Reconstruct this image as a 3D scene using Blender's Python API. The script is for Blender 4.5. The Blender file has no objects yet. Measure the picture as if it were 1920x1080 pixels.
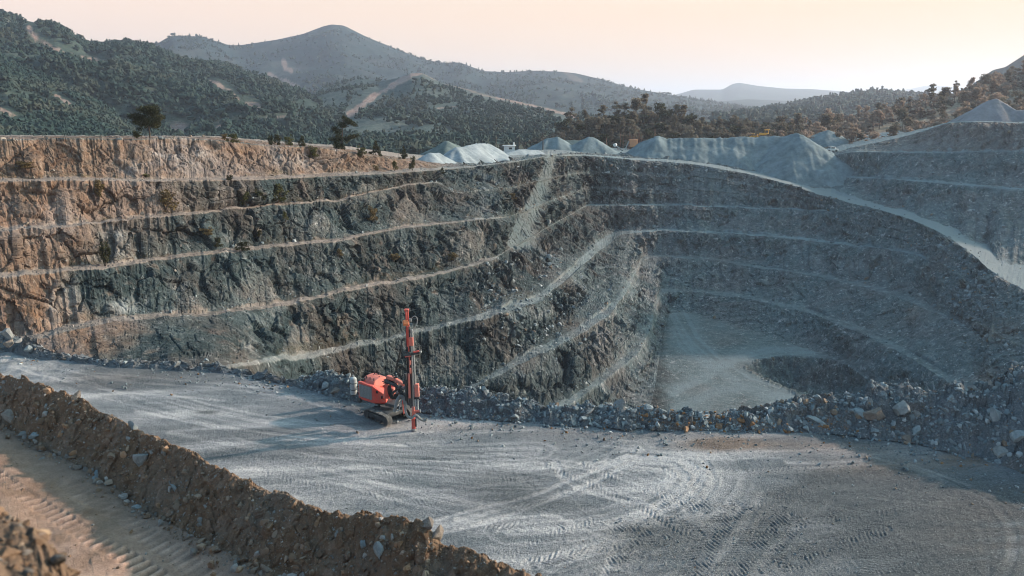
import bpy, bmesh, math, random
import numpy as np
from mathutils import Vector, Matrix

# ------------------------------------------------------------------ camera, world, sun, exposure
scene = bpy.context.scene
R = math.radians
HFOV = 65.0
FPX = 960 / math.tan(R(HFOV / 2))
HORIZON = 200.0
PITCH = math.atan((540 - HORIZON) / FPX)
CAM_Z = 22.0
SUN_AZ, SUN_EL = 69.0, 21.0          # azimuth to the right of the view direction (+Y), elevation

cam_data = bpy.data.cameras.new("camera")
cam = bpy.data.objects.new("camera", cam_data)
scene.collection.objects.link(cam)
cam.location = (0, 0, CAM_Z)
cam.rotation_euler = (math.pi / 2 - PITCH, 0, 0)
cam_data.sensor_width = 36
cam_data.lens = 36 * FPX / 1920
cam_data.clip_start = 0.3
cam_data.clip_end = 40000
cam_data.dof.use_dof = True
cam_data.dof.focus_distance = 95
cam_data.dof.aperture_fstop = 1.1
scene.camera = cam

scene.view_settings.view_transform = 'Standard'
scene.view_settings.look = 'None'
scene.view_settings.exposure = 0.95
scene.view_settings.gamma = 1
scene.cycles.use_denoising = True
scene.cycles.denoiser = 'OPENIMAGEDENOISE'
scene.cycles.denoising_input_passes = 'RGB_ALBEDO_NORMAL'
scene.cycles.denoising_prefilter = 'ACCURATE'
scene.cycles.filter_width = 1.05
scene.cycles.max_bounces = 5
scene.cycles.diffuse_bounces = 3
scene.cycles.glossy_bounces = 2
scene.cycles.volume_bounces = 1

world = bpy.data.worlds.new("World")
scene.world = world
world.use_nodes = True
wn = world.node_tree
wn.nodes.clear()
w_out = wn.nodes.new('ShaderNodeOutputWorld')
w_bg = wn.nodes.new('ShaderNodeBackground')
w_sky = wn.nodes.new('ShaderNodeTexSky')
w_sky.sky_type = 'NISHITA'
w_sky.sun_disc = False
w_sky.sun_elevation = R(SUN_EL)
w_sky.sun_rotation = R(SUN_AZ)
w_sky.altitude = 300
w_sky.air_density = 1.0
w_sky.dust_density = 3.0
w_sky.ozone_density = 1.0
w_bg.inputs['Strength'].default_value = 0.15
# thin bright evening cloud veil near the horizon, mixed into the sky by elevation
w_geo = wn.nodes.new('ShaderNodeTexCoord')
w_sep = wn.nodes.new('ShaderNodeSeparateXYZ')
wn.links.new(w_geo.outputs['Generated'], w_sep.inputs[0])
w_map = wn.nodes.new('ShaderNodeMapRange')
w_map.inputs['From Min'].default_value = 0.10
w_map.inputs['From Max'].default_value = 0.24
w_map.inputs['To Min'].default_value = 1.0
w_map.inputs['To Max'].default_value = 0.0
w_map.interpolation_type = 'SMOOTHSTEP'
wn.links.new(w_sep.outputs['Z'], w_map.inputs['Value'])
w_side = wn.nodes.new('ShaderNodeMapRange')
w_side.inputs['From Min'].default_value = -0.55
w_side.inputs['From Max'].default_value = 0.65
wn.links.new(w_sep.outputs['X'], w_side.inputs['Value'])
w_veil = wn.nodes.new('ShaderNodeMix')
w_veil.data_type = 'RGBA'
VEIL_K = 1.06 / 0.15 / 2 ** 0.95
w_veil.inputs['A'].default_value = (1.12 * VEIL_K, 0.86 * VEIL_K, 0.70 * VEIL_K, 1)
w_veil.inputs['B'].default_value = (0.98 * VEIL_K, 0.68 * VEIL_K, 0.40 * VEIL_K, 1)
wn.links.new(w_side.outputs[0], w_veil.inputs['Factor'])
w_mix = wn.nodes.new('ShaderNodeMix')
w_mix.data_type = 'RGBA'
wn.links.new(w_map.outputs[0], w_mix.inputs['Factor'])
w_tint = wn.nodes.new('ShaderNodeMix')
w_tint.data_type = 'RGBA'
w_tint.blend_type = 'MULTIPLY'
w_tint.inputs['Factor'].default_value = 1.0
w_tint.inputs['B'].default_value = (0.72, 1.05, 1.0, 1)
wn.links.new(w_sky.outputs[0], w_tint.inputs['A'])
wn.links.new(w_tint.outputs['Result'], w_mix.inputs['A'])
wn.links.new(w_veil.outputs['Result'], w_mix.inputs['B'])
wn.links.new(w_mix.outputs['Result'], w_bg.inputs['Color'])
wn.links.new(w_bg.outputs[0], w_out.inputs['Surface'])

sun_data = bpy.data.lights.new("sun", 'SUN')
sun_data.energy = 3.2
sun_data.angle = R(1.6)
sun_data.color = (1.0, 0.79, 0.66)
sun = bpy.data.objects.new("sun", sun_data)
scene.collection.objects.link(sun)
_sd = Vector((math.sin(R(SUN_AZ)) * math.cos(R(SUN_EL)), math.cos(R(SUN_AZ)) * math.cos(R(SUN_EL)), math.sin(R(SUN_EL))))
sun.rotation_euler = _sd.to_track_quat('Z', 'Y').to_euler()
sun.location = (120, 60, 120)

# ------------------------------------------------------------------ helpers
rng = np.random.default_rng(7)
random.seed(7)
SP, CP = math.sin(PITCH), math.cos(PITCH)

def ray(px, py):
    """photo pixel (1920 wide) -> (a, t): sideways and downward slope of the line of sight per metre forward"""
    px = np.asarray(px, float); py = np.asarray(py, float)
    xc = (px - 960) / FPX; yc = (540 - py) / FPX
    dy = CP + yc * SP; dz = -SP + yc * CP
    return xc / dy, -dz / dy

def proj(x, y, z):
    y = np.asarray(y, float); h = np.asarray(z, float) - CAM_Z
    d = y * CP - h * SP; u = y * SP + h * CP
    d = np.maximum(d, 0.1)
    return 960 + FPX * np.asarray(x, float) / d, 540 - FPX * u / d

def at(px, py, D):
    a, t = ray(px, py)
    return Vector((float(a * D), float(D), float(CAM_Z - t * D)))

def on_level(px, py, z=0.0):
    a, t = ray(px, py)
    D = (CAM_Z - z) / t
    return Vector((float(a * D), float(D), float(z)))

def sstep(x, a, b):
    u = np.clip((np.asarray(x, float) - a) / (b - a), 0, 1)
    return u * u * (3 - 2 * u)

def _hash(ix, iy, iz, seed):
    h = (ix.astype(np.uint32) * np.uint32(374761393) + iy.astype(np.uint32) * np.uint32(668265263)
         + iz.astype(np.uint32) * np.uint32(2147483647) + np.uint32(seed) * np.uint32(1274126177))
    h = (h ^ (h >> np.uint32(13))) * np.uint32(1274126177)
    h = (h ^ (h >> np.uint32(15))) * np.uint32(2246822519)
    return h ^ (h >> np.uint32(16))

def _rnd(ix, iy, iz, seed):
    return _hash(ix, iy, iz, seed).astype(np.float64) / 4294967295.0

def noise(p, seed=0):
    """value noise in -1..1; p is (N,3)"""
    i = np.floor(p).astype(np.int64); f = p - i
    f = f * f * f * (f * (f * 6 - 15) + 10)
    o = 0
    for dx in (0, 1):
        wx = f[:, 0] if dx else 1 - f[:, 0]
        for dy in (0, 1):
            wy = f[:, 1] if dy else 1 - f[:, 1]
            for dz in (0, 1):
                wz = f[:, 2] if dz else 1 - f[:, 2]
                o = o + wx * wy * wz * _rnd(i[:, 0] + dx, i[:, 1] + dy, i[:, 2] + dz, seed)
    return o * 2 - 1

def fbm(p, octaves=4, gain=0.5, lac=2.03, seed=0, ridged=False):
    o = np.zeros(len(p)); amp = 1.0; tot = 0
    q = p.copy()
    for k in range(octaves):
        n = noise(q, seed + k * 17)
        if ridged:
            n = 1 - 2 * np.abs(n)
        o += n * amp; tot += amp
        amp *= gain; q = q * lac + 11.3
    return o / tot

def stack(*c):
    return np.stack([np.asarray(x, float).ravel() for x in c], 1)

def cells(p, seed=0, tilt=0.6):
    """fractured-rock height: every cell is a tilted facet at its own level (-1..1), plus the distance to the crack"""
    i = np.floor(p).astype(np.int64)
    best = np.full(len(p), 9.0); second = np.full(len(p), 9.0); val = np.zeros(len(p))
    for dx in (-1, 0, 1):
        for dy in (-1, 0, 1):
            for dz in (-1, 0, 1):
                c = (i[:, 0] + dx, i[:, 1] + dy, i[:, 2] + dz)
                q = np.stack([c[0] + _rnd(*c, seed), c[1] + _rnd(*c, seed + 1), c[2] + _rnd(*c, seed + 2)], 1)
                o = p - q
                d = (o * o).sum(1)
                v = (_rnd(*c, seed + 3) * 2 - 1) * 0.7
                for k in range(3):
                    v = v + o[:, k] * (_rnd(*c, seed + 4 + k) * 2 - 1) * 2 * tilt
                near = d < best
                second = np.where(near, best, np.minimum(second, d))
                val = np.where(near, v, val)
                best = np.where(near, d, best)
    return val, np.sqrt(second) - np.sqrt(best)

def smooth1(v, sig):
    n = int(sig * 3) + 1
    k = np.exp(-0.5 * (np.arange(-n, n + 1) / sig) ** 2); k /= k.sum()
    return np.convolve(np.pad(v, n, mode='edge'), k, mode='valid')

def mesh_obj(name, verts, faces, mat=None, parent=None, smooth=False, attrs=None, kind=None):
    """faces: (N,3) or (N,4) array, or a list of arrays of both"""
    verts = np.asarray(verts, np.float32)
    fl = faces if isinstance(faces, list) else [faces]
    fl = [np.asarray(f, np.int32) for f in fl if len(f)]
    me = bpy.data.meshes.new(name)
    me.vertices.add(len(verts)); me.vertices.foreach_set('co', verts.ravel())
    loops = np.concatenate([f.ravel() for f in fl])
    sizes = np.concatenate([np.full(len(f), f.shape[1], np.int32) for f in fl])
    me.loops.add(len(loops)); me.loops.foreach_set('vertex_index', loops)
    me.polygons.add(len(sizes))
    me.polygons.foreach_set('loop_start', np.concatenate([[0], np.cumsum(sizes)[:-1]]).astype(np.int32))
    me.polygons.foreach_set('use_smooth', np.full(len(sizes), smooth))
    for k, v in (attrs or {}).items():
        v = np.asarray(v, np.float32)
        if v.ndim == 1:
            at_ = me.attributes.new(k, 'FLOAT', 'POINT'); at_.data.foreach_set('value', v)
        else:
            at_ = me.attributes.new(k, 'FLOAT_COLOR', 'POINT'); at_.data.foreach_set('color', v.ravel())
    me.update(calc_edges=True)
    if mat: me.materials.append(mat)
    o = bpy.data.objects.new(name, me)
    scene.collection.objects.link(o)
    if parent: o.parent = parent
    if kind: o['kind'] = kind
    return o

def grid_faces(nr, nc, keep=None):
    i = np.arange(nr - 1)[:, None] * nc + np.arange(nc - 1)[None, :]
    f = np.stack([i, i + 1, i + nc + 1, i + nc], -1).reshape(-1, 4)
    return f if keep is None else f[keep.ravel()]

def sub_mesh(name, V, F, mat, attrs, **kw):
    """mesh from the faces F of a larger vertex array"""
    used = np.unique(F); m = np.full(len(V), -1, np.int64); m[used] = np.arange(len(used))
    return mesh_obj(name, V[used], m[F], mat, attrs={k: v[used] for k, v in attrs.items()}, **kw)

def tag(o, label=None, cat=None, group=None, kind=None):
    if label: o['label'] = label
    if cat: o['category'] = cat
    if group: o['group'] = group
    if kind: o['kind'] = kind
    return o

def empty(name, loc, label, cat, group=None, rz=0):
    o = bpy.data.objects.new(name, None)
    o.empty_display_size = 0.2
    scene.collection.objects.link(o)
    o.location = loc; o.rotation_euler = (0, 0, rz)
    return tag(o, label, cat, group)

# ------------------------------------------------------------------ materials
class Mat:
    def __init__(s, name, rough=0.9, spec=0.25):
        s.m = bpy.data.materials.new(name); s.m.use_nodes = True
        s.t = s.m.node_tree; s.n = s.t.nodes
        s.b = s.n['Principled BSDF']
        s.b.inputs['Roughness'].default_value = rough
        s.b.inputs['Specular IOR Level'].default_value = spec
        s.tc = s.n.new('ShaderNodeTexCoord')
    def link(s, a, b): s.t.links.new(a, b)
    def set(s, sock, v):
        if hasattr(v, 'is_output'): s.link(v, sock)
        elif isinstance(v, (tuple, list)) and len(v) == 3 and sock.type == 'RGBA': sock.default_value = (*v, 1)
        else: sock.default_value = v
    def attr(s, name):
        a = s.n.new('ShaderNodeAttribute'); a.attribute_name = name; return a.outputs['Fac']
    def attr_color(s, name):
        a = s.n.new('ShaderNodeAttribute'); a.attribute_name = name; return a.outputs['Color']
    def coords(s, scale=(1, 1, 1), rot=(0, 0, 0), src='Object'):
        mp = s.n.new('ShaderNodeMapping'); mp.inputs['Scale'].default_value = scale; mp.inputs['Rotation'].default_value = rot
        s.link(s.tc.outputs[src], mp.inputs['Vector']); return mp.outputs[0]
    def noise(s, scale, detail=4, rough=0.55, co=None, dist=0.0):
        t = s.n.new('ShaderNodeTexNoise'); t.inputs['Scale'].default_value = scale; t.inputs['Detail'].default_value = detail
        t.inputs['Roughness'].default_value = rough; t.inputs['Distortion'].default_value = dist
        s.link(co if co is not None else s.tc.outputs['Object'], t.inputs['Vector']); return t.outputs['Fac']
    def voro(s, scale, co=None, feature='F1', out='Distance'):
        t = s.n.new('ShaderNodeTexVoronoi'); t.feature = feature; t.inputs['Scale'].default_value = scale
        s.link(co if co is not None else s.tc.outputs['Object'], t.inputs['Vector']); return t.outputs[out]
    def rng(s, v, a, b, c=0.0, d=1.0):
        t = s.n.new('ShaderNodeMapRange'); s.set(t.inputs['Value'], v)
        for k, x in zip(('From Min', 'From Max', 'To Min', 'To Max'), (a, b, c, d)): s.set(t.inputs[k], x)
        return t.outputs[0]
    def math(s, op, a, b=0.0, clamp=False):
        t = s.n.new('ShaderNodeMath'); t.operation = op; t.use_clamp = clamp
        s.set(t.inputs[0], a); s.set(t.inputs[1], b); return t.outputs[0]
    def mix(s, f, a, b, mode='MIX'):
        t = s.n.new('ShaderNodeMix'); t.data_type = 'RGBA'; t.blend_type = mode
        s.set(t.inputs['Factor'], f); s.set(t.inputs['A'], a); s.set(t.inputs['B'], b); return t.outputs['Result']
    def color(s, c): s.set(s.b.inputs['Base Color'], c)
    def bump(s, h, strength=0.5, dist=0.1):
        t = s.n.new('ShaderNodeBump'); t.inputs['Strength'].default_value = strength; t.inputs['Distance'].default_value = dist
        s.set(t.inputs['Height'], h); s.link(t.outputs[0], s.b.inputs['Normal'])

def paint(name, col, rough=0.5, dirt=0.35, spec=0.5, metal=0.0, dirt_col=(0.30, 0.27, 0.25), scale=2.5):
    m = Mat(name, rough, spec)
    m.b.inputs['Metallic'].default_value = metal
    n = m.noise(scale, 6, 0.65); n2 = m.noise(scale * 9, 3, 0.6)
    f = m.math('MULTIPLY', m.rng(n, 0.42, 0.72), dirt)
    c = m.mix(m.rng(n2, 0.3, 0.75), tuple(x * 0.82 for x in col), col)
    m.color(m.mix(f, c, dirt_col))
    m.set(m.b.inputs['Roughness'], m.rng(n, 0.3, 0.7, rough, min(1, rough + 0.3)))
    return m.m
# ------------------------------------------------------------------ materials of the ground
def rock_material():
    m = Mat('quarry_rock', 0.95, 0.15)
    n1 = m.noise(0.09, 6, 0.6, dist=0.6)
    n2 = m.noise(0.55, 7, 0.68, dist=0.8)
    n3 = m.noise(3.2, 4, 0.7)
    st = m.noise(0.8, 6, 0.65, co=m.coords((1, 1, 0.42), (0.35, 0.2, 0)), dist=0.8)
    c = m.mix(m.rng(n2, 0.32, 0.68), (0.064, 0.092, 0.096), (0.180, 0.212, 0.216))
    c = m.mix(m.rng(n1, 0.42, 0.66), c, m.mix(m.rng(n2, 0.35, 0.7), (0.10, 0.098, 0.097), (0.225, 0.205, 0.198)))
    c = m.mix(m.math('MULTIPLY', m.rng(st, 0.58, 0.68), 0.75), c, (0.50, 0.47, 0.455))
    c = m.mix(m.math('MULTIPLY', m.rng(n3, 0.60, 0.70), 0.6), c, (0.46, 0.455, 0.45))
    c = m.mix(m.math('MULTIPLY', m.rng(st, 0.36, 0.46, 1, 0), 0.55), c, (0.040, 0.047, 0.050))
    vein = m.noise(1.5, 6, 0.78, co=m.coords((1, 1, 0.55), (0.5, 0.25, 0.2)), dist=1.2)
    crev = m.noise(2.0, 5, 0.72, co=m.coords((1, 1, 0.6), (0.2, 0.6, 0.0)), dist=1.5)
    c = m.mix(m.math('MULTIPLY', m.rng(crev, 0.36, 0.45, 1, 0), 0.6), c, (0.018, 0.024, 0.026))
    c = m.mix(m.math('MULTIPLY', m.rng(vein, 0.585, 0.65), 0.85), c, (0.66, 0.645, 0.635))
    oc = m.mix(m.rng(st, 0.38, 0.68), (0.165, 0.080, 0.044), (0.40, 0.235, 0.150))
    oc = m.mix(m.rng(n1, 0.45, 0.62), oc, m.mix(m.rng(n2, 0.3, 0.7), (0.165, 0.125, 0.110), (0.31, 0.245, 0.218)))
    of = m.math('MULTIPLY', m.attr('ochre'), m.rng(m.math('ADD', m.math('MULTIPLY', n2, 0.6), m.math('MULTIPLY', n1, 0.4)), 0.34, 0.56, 0.5, 1.0), True)
    c = m.mix(of, c, oc)
    c = m.mix(m.math('MULTIPLY', m.rng(crev, 0.38, 0.47, 1, 0), 0.5), c, (0.045, 0.032, 0.026))
    c = m.mix(m.math('MULTIPLY', m.attr('pale'), m.rng(n2, 0.36, 0.6), True), c, (0.64, 0.615, 0.60))
    c = m.mix(m.math('MULTIPLY', m.attr('scrub'), m.rng(n3, 0.42, 0.6), True), c, (0.085, 0.070, 0.035))
    du = m.mix(m.attr('warm'), (0.235, 0.285, 0.30), (0.37, 0.29, 0.245))
    du = m.mix(m.rng(n3, 0.3, 0.7), m.mix(0.25, du, (0.1, 0.1, 0.1)), du)
    c = m.mix(m.math('MULTIPLY', m.attr('dust'), m.rng(n2, 0.2, 0.5, 0.55, 1.0), True), c, du)
    c = m.mix(m.math('MULTIPLY', m.rng(n3, 0.35, 0.65), 0.35), c, m.mix(1.0, c, (0.45, 0.45, 0.45), 'MULTIPLY'))
    c = m.mix(m.attr('teal_dim'), c, m.mix(1.0, c, m.mix(m.rng(n1, 0.46, 0.6), (0.32, 0.36, 0.37), (0.42, 0.375, 0.345)), 'MULTIPLY'))  # dims the left wall in place of weaker sun; tints floor and bowl
    m.color(c)
    m.bump(m.math('ADD', n3, m.math('MULTIPLY', n2, 1.5)), 0.55, 0.25)
    return m.m
MAT_ROCK = rock_material()

# ------------------------------------------------------------------ quarry: benches as lines (photo px, py, metres forward)
NC = 1940
A0, A1 = float(ray(-260, 400)[0]), float(ray(2190, 400)[0])
_u = np.linspace(A0, A1, 4000)
_w = 1 + 1.7 * (sstep(_u, float(ray(850, 400)[0]), float(ray(930, 400)[0])) - sstep(_u, float(ray(1235, 400)[0]), float(ray(1290, 400)[0])))
_c = np.cumsum(_w); _c = (_c - _c[0]) / (_c[-1] - _c[0])          # finer columns where the wall runs away from the viewer
ACOL = np.concatenate([np.interp(np.linspace(0, 1, NC - 60), _c, _u), A1 + (np.linspace(0, 1, 61)[1:] ** 1.5) * 0.55])
PXC = 960 + (ACOL - 0) / (ray(1960, 450)[0] / 1000.0)       # rough photo column of each azimuth, for masks
B = {}
B['X'] = [(-300, 255, 104), (0, 255, 104), (400, 256, 123), (640, 277, 147), (800, 303, 172), (900, 303, 190), (1030, 289, 222), (1090, 286, 252), (1200, 287, 268), (1400, 300, 262), (1490, 301, 262), (1560, 288, 260), (1600, 276, 259), (1700, 255, 247), (1780, 229, 237), (1850, 228, 227), (1920, 232, 218), (1990, 205, 216), (2200, 55, 210)]  # right end, out of view, raised to shade the pit
B['U1'] = [(-300, 257, 100), (0, 257, 100), (400, 258, 119), (640, 279, 143), (800, 304, 168), (900, 305, 184), (1030, 290, 216), (1090, 287.5, 247), (1200, 290, 262), (1400, 310, 252), (1490, 302, 256), (1560, 291, 250), (1600, 284, 242), (1750, 286, 222), (1920, 284, 202), (2200, 286, 184)]
B['U2'] = [(-300, 262, 92), (0, 262, 92), (130, 259, 97), (250, 261, 102), (330, 258, 108), (400, 262, 113), (500, 272, 122), (600, 276, 130), (680, 289, 142), (740, 297, 150), (790, 304, 158), (830, 316, 164), (900, 310, 176), (960, 303, 190), (1030, 291, 210), (1090, 289, 241), (1200, 296, 252), (1300, 304, 250), (1400, 320, 244), (1490, 336, 251), (1560, 331, 242), (1700, 338, 213), (1800, 346, 198), (1920, 356, 186), (2200, 372, 166)]
B['L1'] = [(-300, 342, 86), (0, 341, 86), (130, 337, 90), (270, 340, 96), (460, 338, 108), (600, 332, 122), (700, 327, 133), (780, 322, 146), (830, 318, 158), (880, 314, 169), (920, 309, 178), (970, 303, 189), (1030, 292, 207), (1090, 291, 237), (1200, 300, 245), (1300, 308, 243), (1400, 325, 238), (1480, 346, 229), (1560, 372, 217), (1640, 391, 202), (1700, 408, 189), (1760, 434, 174), (1800, 460, 164), (1840, 492, 153), (1880, 522, 144), (1920, 545, 136), (1990, 582, 125), (2200, 650, 110)]
B['L2'] = [(-300, 435, 80), (0, 431, 80), (130, 424, 85), (250, 411, 91), (350, 402, 97), (450, 389, 106), (560, 382, 115), (640, 376, 122), (700, 362, 130), (740, 351, 137), (800, 341, 147), (860, 334, 158), (2200, 334, 158)]
B['L3'] = [(-300, 528, 75), (0, 521, 76), (200, 501, 84), (400, 476, 96), (520, 463, 104), (640, 451, 113), (740, 429, 125), (850, 417, 137), (935, 408, 149), (1000, 395, 165), (2200, 395, 165)]
B['L4'] = [(-300, 660, 70), (0, 652, 72), (60, 640, 73.5), (160, 613, 77), (270, 596, 82), (380, 592, 87), (520, 576, 96), (640, 549, 105), (760, 526, 116), (850, 507, 127), (920, 490, 137), (1000, 442, 168), (1060, 408, 202), (1100, 384, 230), (1300, 386, 229), (1500, 394, 219), (1570, 394, 211), (1700, 430, 184), (1900, 560, 138), (2200, 700, 105)]
B['L5'] = [(-300, 732, 64), (0, 732, 64), (300, 728, 64.5), (390, 706, 67), (430, 689, 72), (500, 681, 82), (560, 674, 91), (640, 656, 99.5), (700, 645, 104), (760, 628, 109), (850, 610, 114), (930, 590, 120), (1000, 570, 129), (1030, 550, 138), (1060, 526, 150), (1100, 490, 175), (1140, 458, 205), (1160, 440, 216), (1250, 432, 219), (1400, 441, 212), (1560, 456, 196), (1650, 467, 183), (1740, 481, 168), (1800, 510, 155), (1880, 580, 135), (1960, 650, 115), (2200, 760, 95)]
B['L6'] = [(-300, 800, 61), (400, 800, 62), (600, 800, 88), (700, 790, 98), (800, 762, 103), (870, 735, 106.5), (930, 705, 110.5), (1000, 668, 118.5), (1050, 645, 125), (1100, 620, 133), (1140, 590, 143), (1170, 558, 157), (1190, 520, 181), (1200, 492, 203), (1215, 483, 208), (1330, 486, 205), (1420, 501, 197), (1560, 522, 180), (1700, 562, 156), (1850, 642, 126), (1900, 680, 116), (2200, 800, 90)]
B['L7'] = [(-300, 870, 58), (400, 870, 59), (600, 850, 84), (800, 830, 95), (1000, 790, 105), (1080, 752, 116), (1130, 715, 125), (1170, 685, 134), (1200, 658, 141.5), (1222, 612, 159), (1230, 575, 176), (1236, 548, 190), (1300, 546, 192), (1400, 561, 182), (1530, 591, 164), (1620, 627, 148), (1700, 667, 133), (1800, 732, 114), (1860, 775, 105), (2200, 860, 84)]
B['FL'] = [(-300, 950, 55), (400, 950, 56), (800, 900, 88), (1100, 830, 102), (1180, 800, 112), (1224, 768, 124), (1238, 668, 151), (1246, 612, 167), (1253, 581, 184), (1300, 588, 181), (1400, 617, 167), (1500, 645, 155), (1560, 657, 149), (1640, 690, 133), (1720, 740, 116), (1800, 790, 103), (2200, 900, 78)]
ORDER = ['X', 'U1', 'U2', 'L1', 'L2', 'L3', 'L4', 'L5', 'L6', 'L7', 'FL']
# width of the flat berm behind each line by photo column, and where the bench exists at all
WID = {'X': [(0, 0)], 'U1': [(1480, 0), (1600, 2.5), (1920, 3)], 'U2': [(830, 0), (1450, 0), (1500, 3), (1920, 3)],
       'L1': [(-300, 3.0), (250, 2.6), (450, 3.6), (700, 5), (800, 6), (1000, 2), (1150, 4), (1230, 7), (1300, 9), (1400, 10), (1500, 10), (1600, 10), (1700, 10), (1760, 11), (1800, 12), (1860, 15), (1900, 18), (2200, 20)],
       'L2': [(-300, 2.2), (450, 2.4), (640, 2.2), (800, 1.6), (860, 0)], 'L3': [(-300, 2.4), (640, 2.6), (900, 2.4), (960, 0)],
       'L4': [(-300, 2.4), (380, 2.2), (640, 2.6), (900, 2.8), (960, 0), (1080, 0), (1110, 2.2), (1540, 1.8), (1590, 0)],
       'L5': [(-300, 1.2), (420, 1.4), (560, 2.4), (760, 2.2), (1000, 4), (1060, 7.5), (1140, 11), (1170, 5), (1250, 2.2), (1500, 2.6), (1700, 3), (1750, 2.5), (1800, 0)],
       'L6': [(700, 1.4), (900, 1.6), (1100, 5.5), (1180, 7.5), (1210, 4), (1330, 2.2), (1560, 2.8), (1750, 2.8), (1880, 0)],
       'L7': [(900, 1.5), (1080, 3.2), (1200, 4.5), (1230, 5), (1260, 3), (1400, 2.8), (1600, 3.2), (1800, 3), (1900, 2)], 'FL': [(0, 0)]}
ACT = {'L2': (-999, 855), 'L3': (-999, 960), 'L4': (-999, 1580), 'L5': (-999, 1770), 'L6': (-999, 1900), 'U2': (-999, 9999)}

def cols(line):
    px, py, D = np.array(line, float).T
    a, t = ray(px, py)
    z = CAM_Z - t * D
    o = np.argsort(a)
    return np.interp(ACOL, a[o], D[o]), np.interp(ACOL, a[o], z[o])

c3 = lambda f, s: stack(ACOL * f, np.full(NC, s * 3.7), np.zeros(NC))
LD, LZ, LW, LA = {}, {}, {}, {}
for k, nm in enumerate(ORDER):
    d, z = cols(B[nm])
    d = smooth1(d, 7); z = smooth1(z, 7)
    wob = fbm(c3(26, k), 4, 0.6, seed=31 + k) * (0.9 if nm not in ('X', 'FL') else 0.5) + fbm(c3(170, k), 3, 0.6, seed=77 + k) * 0.45
    d = d + wob * d / 110
    if nm in ('L2', 'L3', 'L4', 'L5', 'L6', 'L7'):
        z = z + fbm(c3(60, k), 3, seed=91 + k) * 0.25
    lo, hi = ACT.get(nm, (-9999, 9999))
    LA[nm] = sstep(PXC, lo - 20, lo + 20) * (1 - sstep(PXC, hi - 45, hi + 10))
    w = np.interp(PXC, *np.array(WID[nm], float).T)
    w = w * np.where(PXC < 900, .78, 1.0) * (1 + 0.6 * fbm(c3(70, k + 40), 3, seed=5 + k))
    LD[nm], LZ[nm], LW[nm] = d, z, smooth1(np.maximum(w, 0), 3)
# benches that end melt into the face between their living neighbours
for j in range(NC):
    i = 1
    while i < len(ORDER):
        nm = ORDER[i]
        if LA[nm][j] < 0.999 and nm != 'FL':
            up = ORDER[i - 1]; k = i + 1
            while LA[ORDER[k]][j] < 0.5 and k < len(ORDER) - 1: k += 1
            dn = ORDER[k]; f = 1.0 / (k - i + 1)
            s = LA[nm][j]
            LD[nm][j] = s * LD[nm][j] + (1 - s) * (LD[up][j] + f * (LD[dn][j] + LW[dn][j] - LD[up][j]))
            LZ[nm][j] = s * LZ[nm][j] + (1 - s) * (LZ[up][j] + f * (LZ[dn][j] - LZ[up][j]))
            LW[nm][j] *= s
        i += 1
LZ['FL'] = np.minimum(-25.0 + 0 * LZ['FL'], LZ['L7'] - 0.5)
# rows: outer edge, then inner edge of the next bench; depth always falls
FACE_ROWS = {'U1': 26, 'U2': 30, 'L1': 34, 'L2': 46, 'L3': 48, 'L4': 54, 'L5': 54, 'L6': 54, 'L7': 46, 'FL': 44}
BERM_ROWS = 6
rowsD, rowsZ, rowsFace, rowsBand, rowsS = [], [], [], [], []
def add_row(D, z, face, band, s):
    rowsD.append(D); rowsZ.append(z); rowsFace.append(np.broadcast_to(face, (NC,)).astype(float)); rowsBand.append(band); rowsS.append(s)
# plateau behind the rim, falling to the valley
dX, zX = LD['X'], LZ['X']
zfar = np.interp(PXC, [-300, 0, 640, 830, 1000, 1200, 1500, 1700, 1900, 2200], [6, 6, 5, 5, 6, 6, 8, 14, 19, 22])
dback = np.interp(PXC, [-300, 400, 800, 1000, 1200, 1500, 1900], [40, 40, 120, 120, 90, 80, 90])
for s in (1.0, 0.8, 0.6, 0.45, 0.3, 0.2, 0.12, 0.06, 0.0):
    add_row(dX + dback * s, zX + (zfar - zX) * sstep(s, 0.08, 1.0), 0, 0, s)
prevD, prevZ = dX, zX
pcon = 1.0 + 0.75 * (0.5 + 0.5 * fbm(c3(22, 3), 3, seed=3))
for i, nm in enumerate(ORDER[1:], 1):
    w = LW[nm]
    dou = np.minimum(LD[nm], prevD - 0.5)
    din = np.minimum(dou + w, prevD - 0.35)
    zin = LZ[nm] + (0.02 if nm != 'L1' else 0.045) * w
    n = FACE_ROWS[nm]
    p = pcon if nm not in ('U1',) else 1.0
    if nm == 'FL': p = 7.0 - 5.5 * sstep(PXC, 1232, 1290)
    for q in range(1, n + 1):
        s = q / n
        g = 1 - (1 - s) ** p
        add_row(prevD + (din - prevD) * s, prevZ + (zin - prevZ) * g, np.minimum(1, np.minimum(s * 6, (1 - s) * 2.6 + 0.08)), i, s)
    if nm != 'FL':
        for q in range(1, BERM_ROWS + 1):
            s = q / BERM_ROWS
            add_row(din + (dou - din) * s, zin + (LZ[nm] - zin) * s, 0, -i, s)
    prevD, prevZ = dou, LZ[nm].copy()
# pit floor towards the near side
dnear = np.minimum(np.interp(PXC, [0, 900, 1230, 1700, 2200], [50, 62, 84, 84, 70]), prevD - 2)
NFL = 120
for q in range(1, NFL + 1):
    s = q / NFL
    add_row(prevD + (dnear - prevD) * s, prevZ + (-25.0 - prevZ) * sstep(s, 0, 0.25), 0, 99, s)

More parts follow.
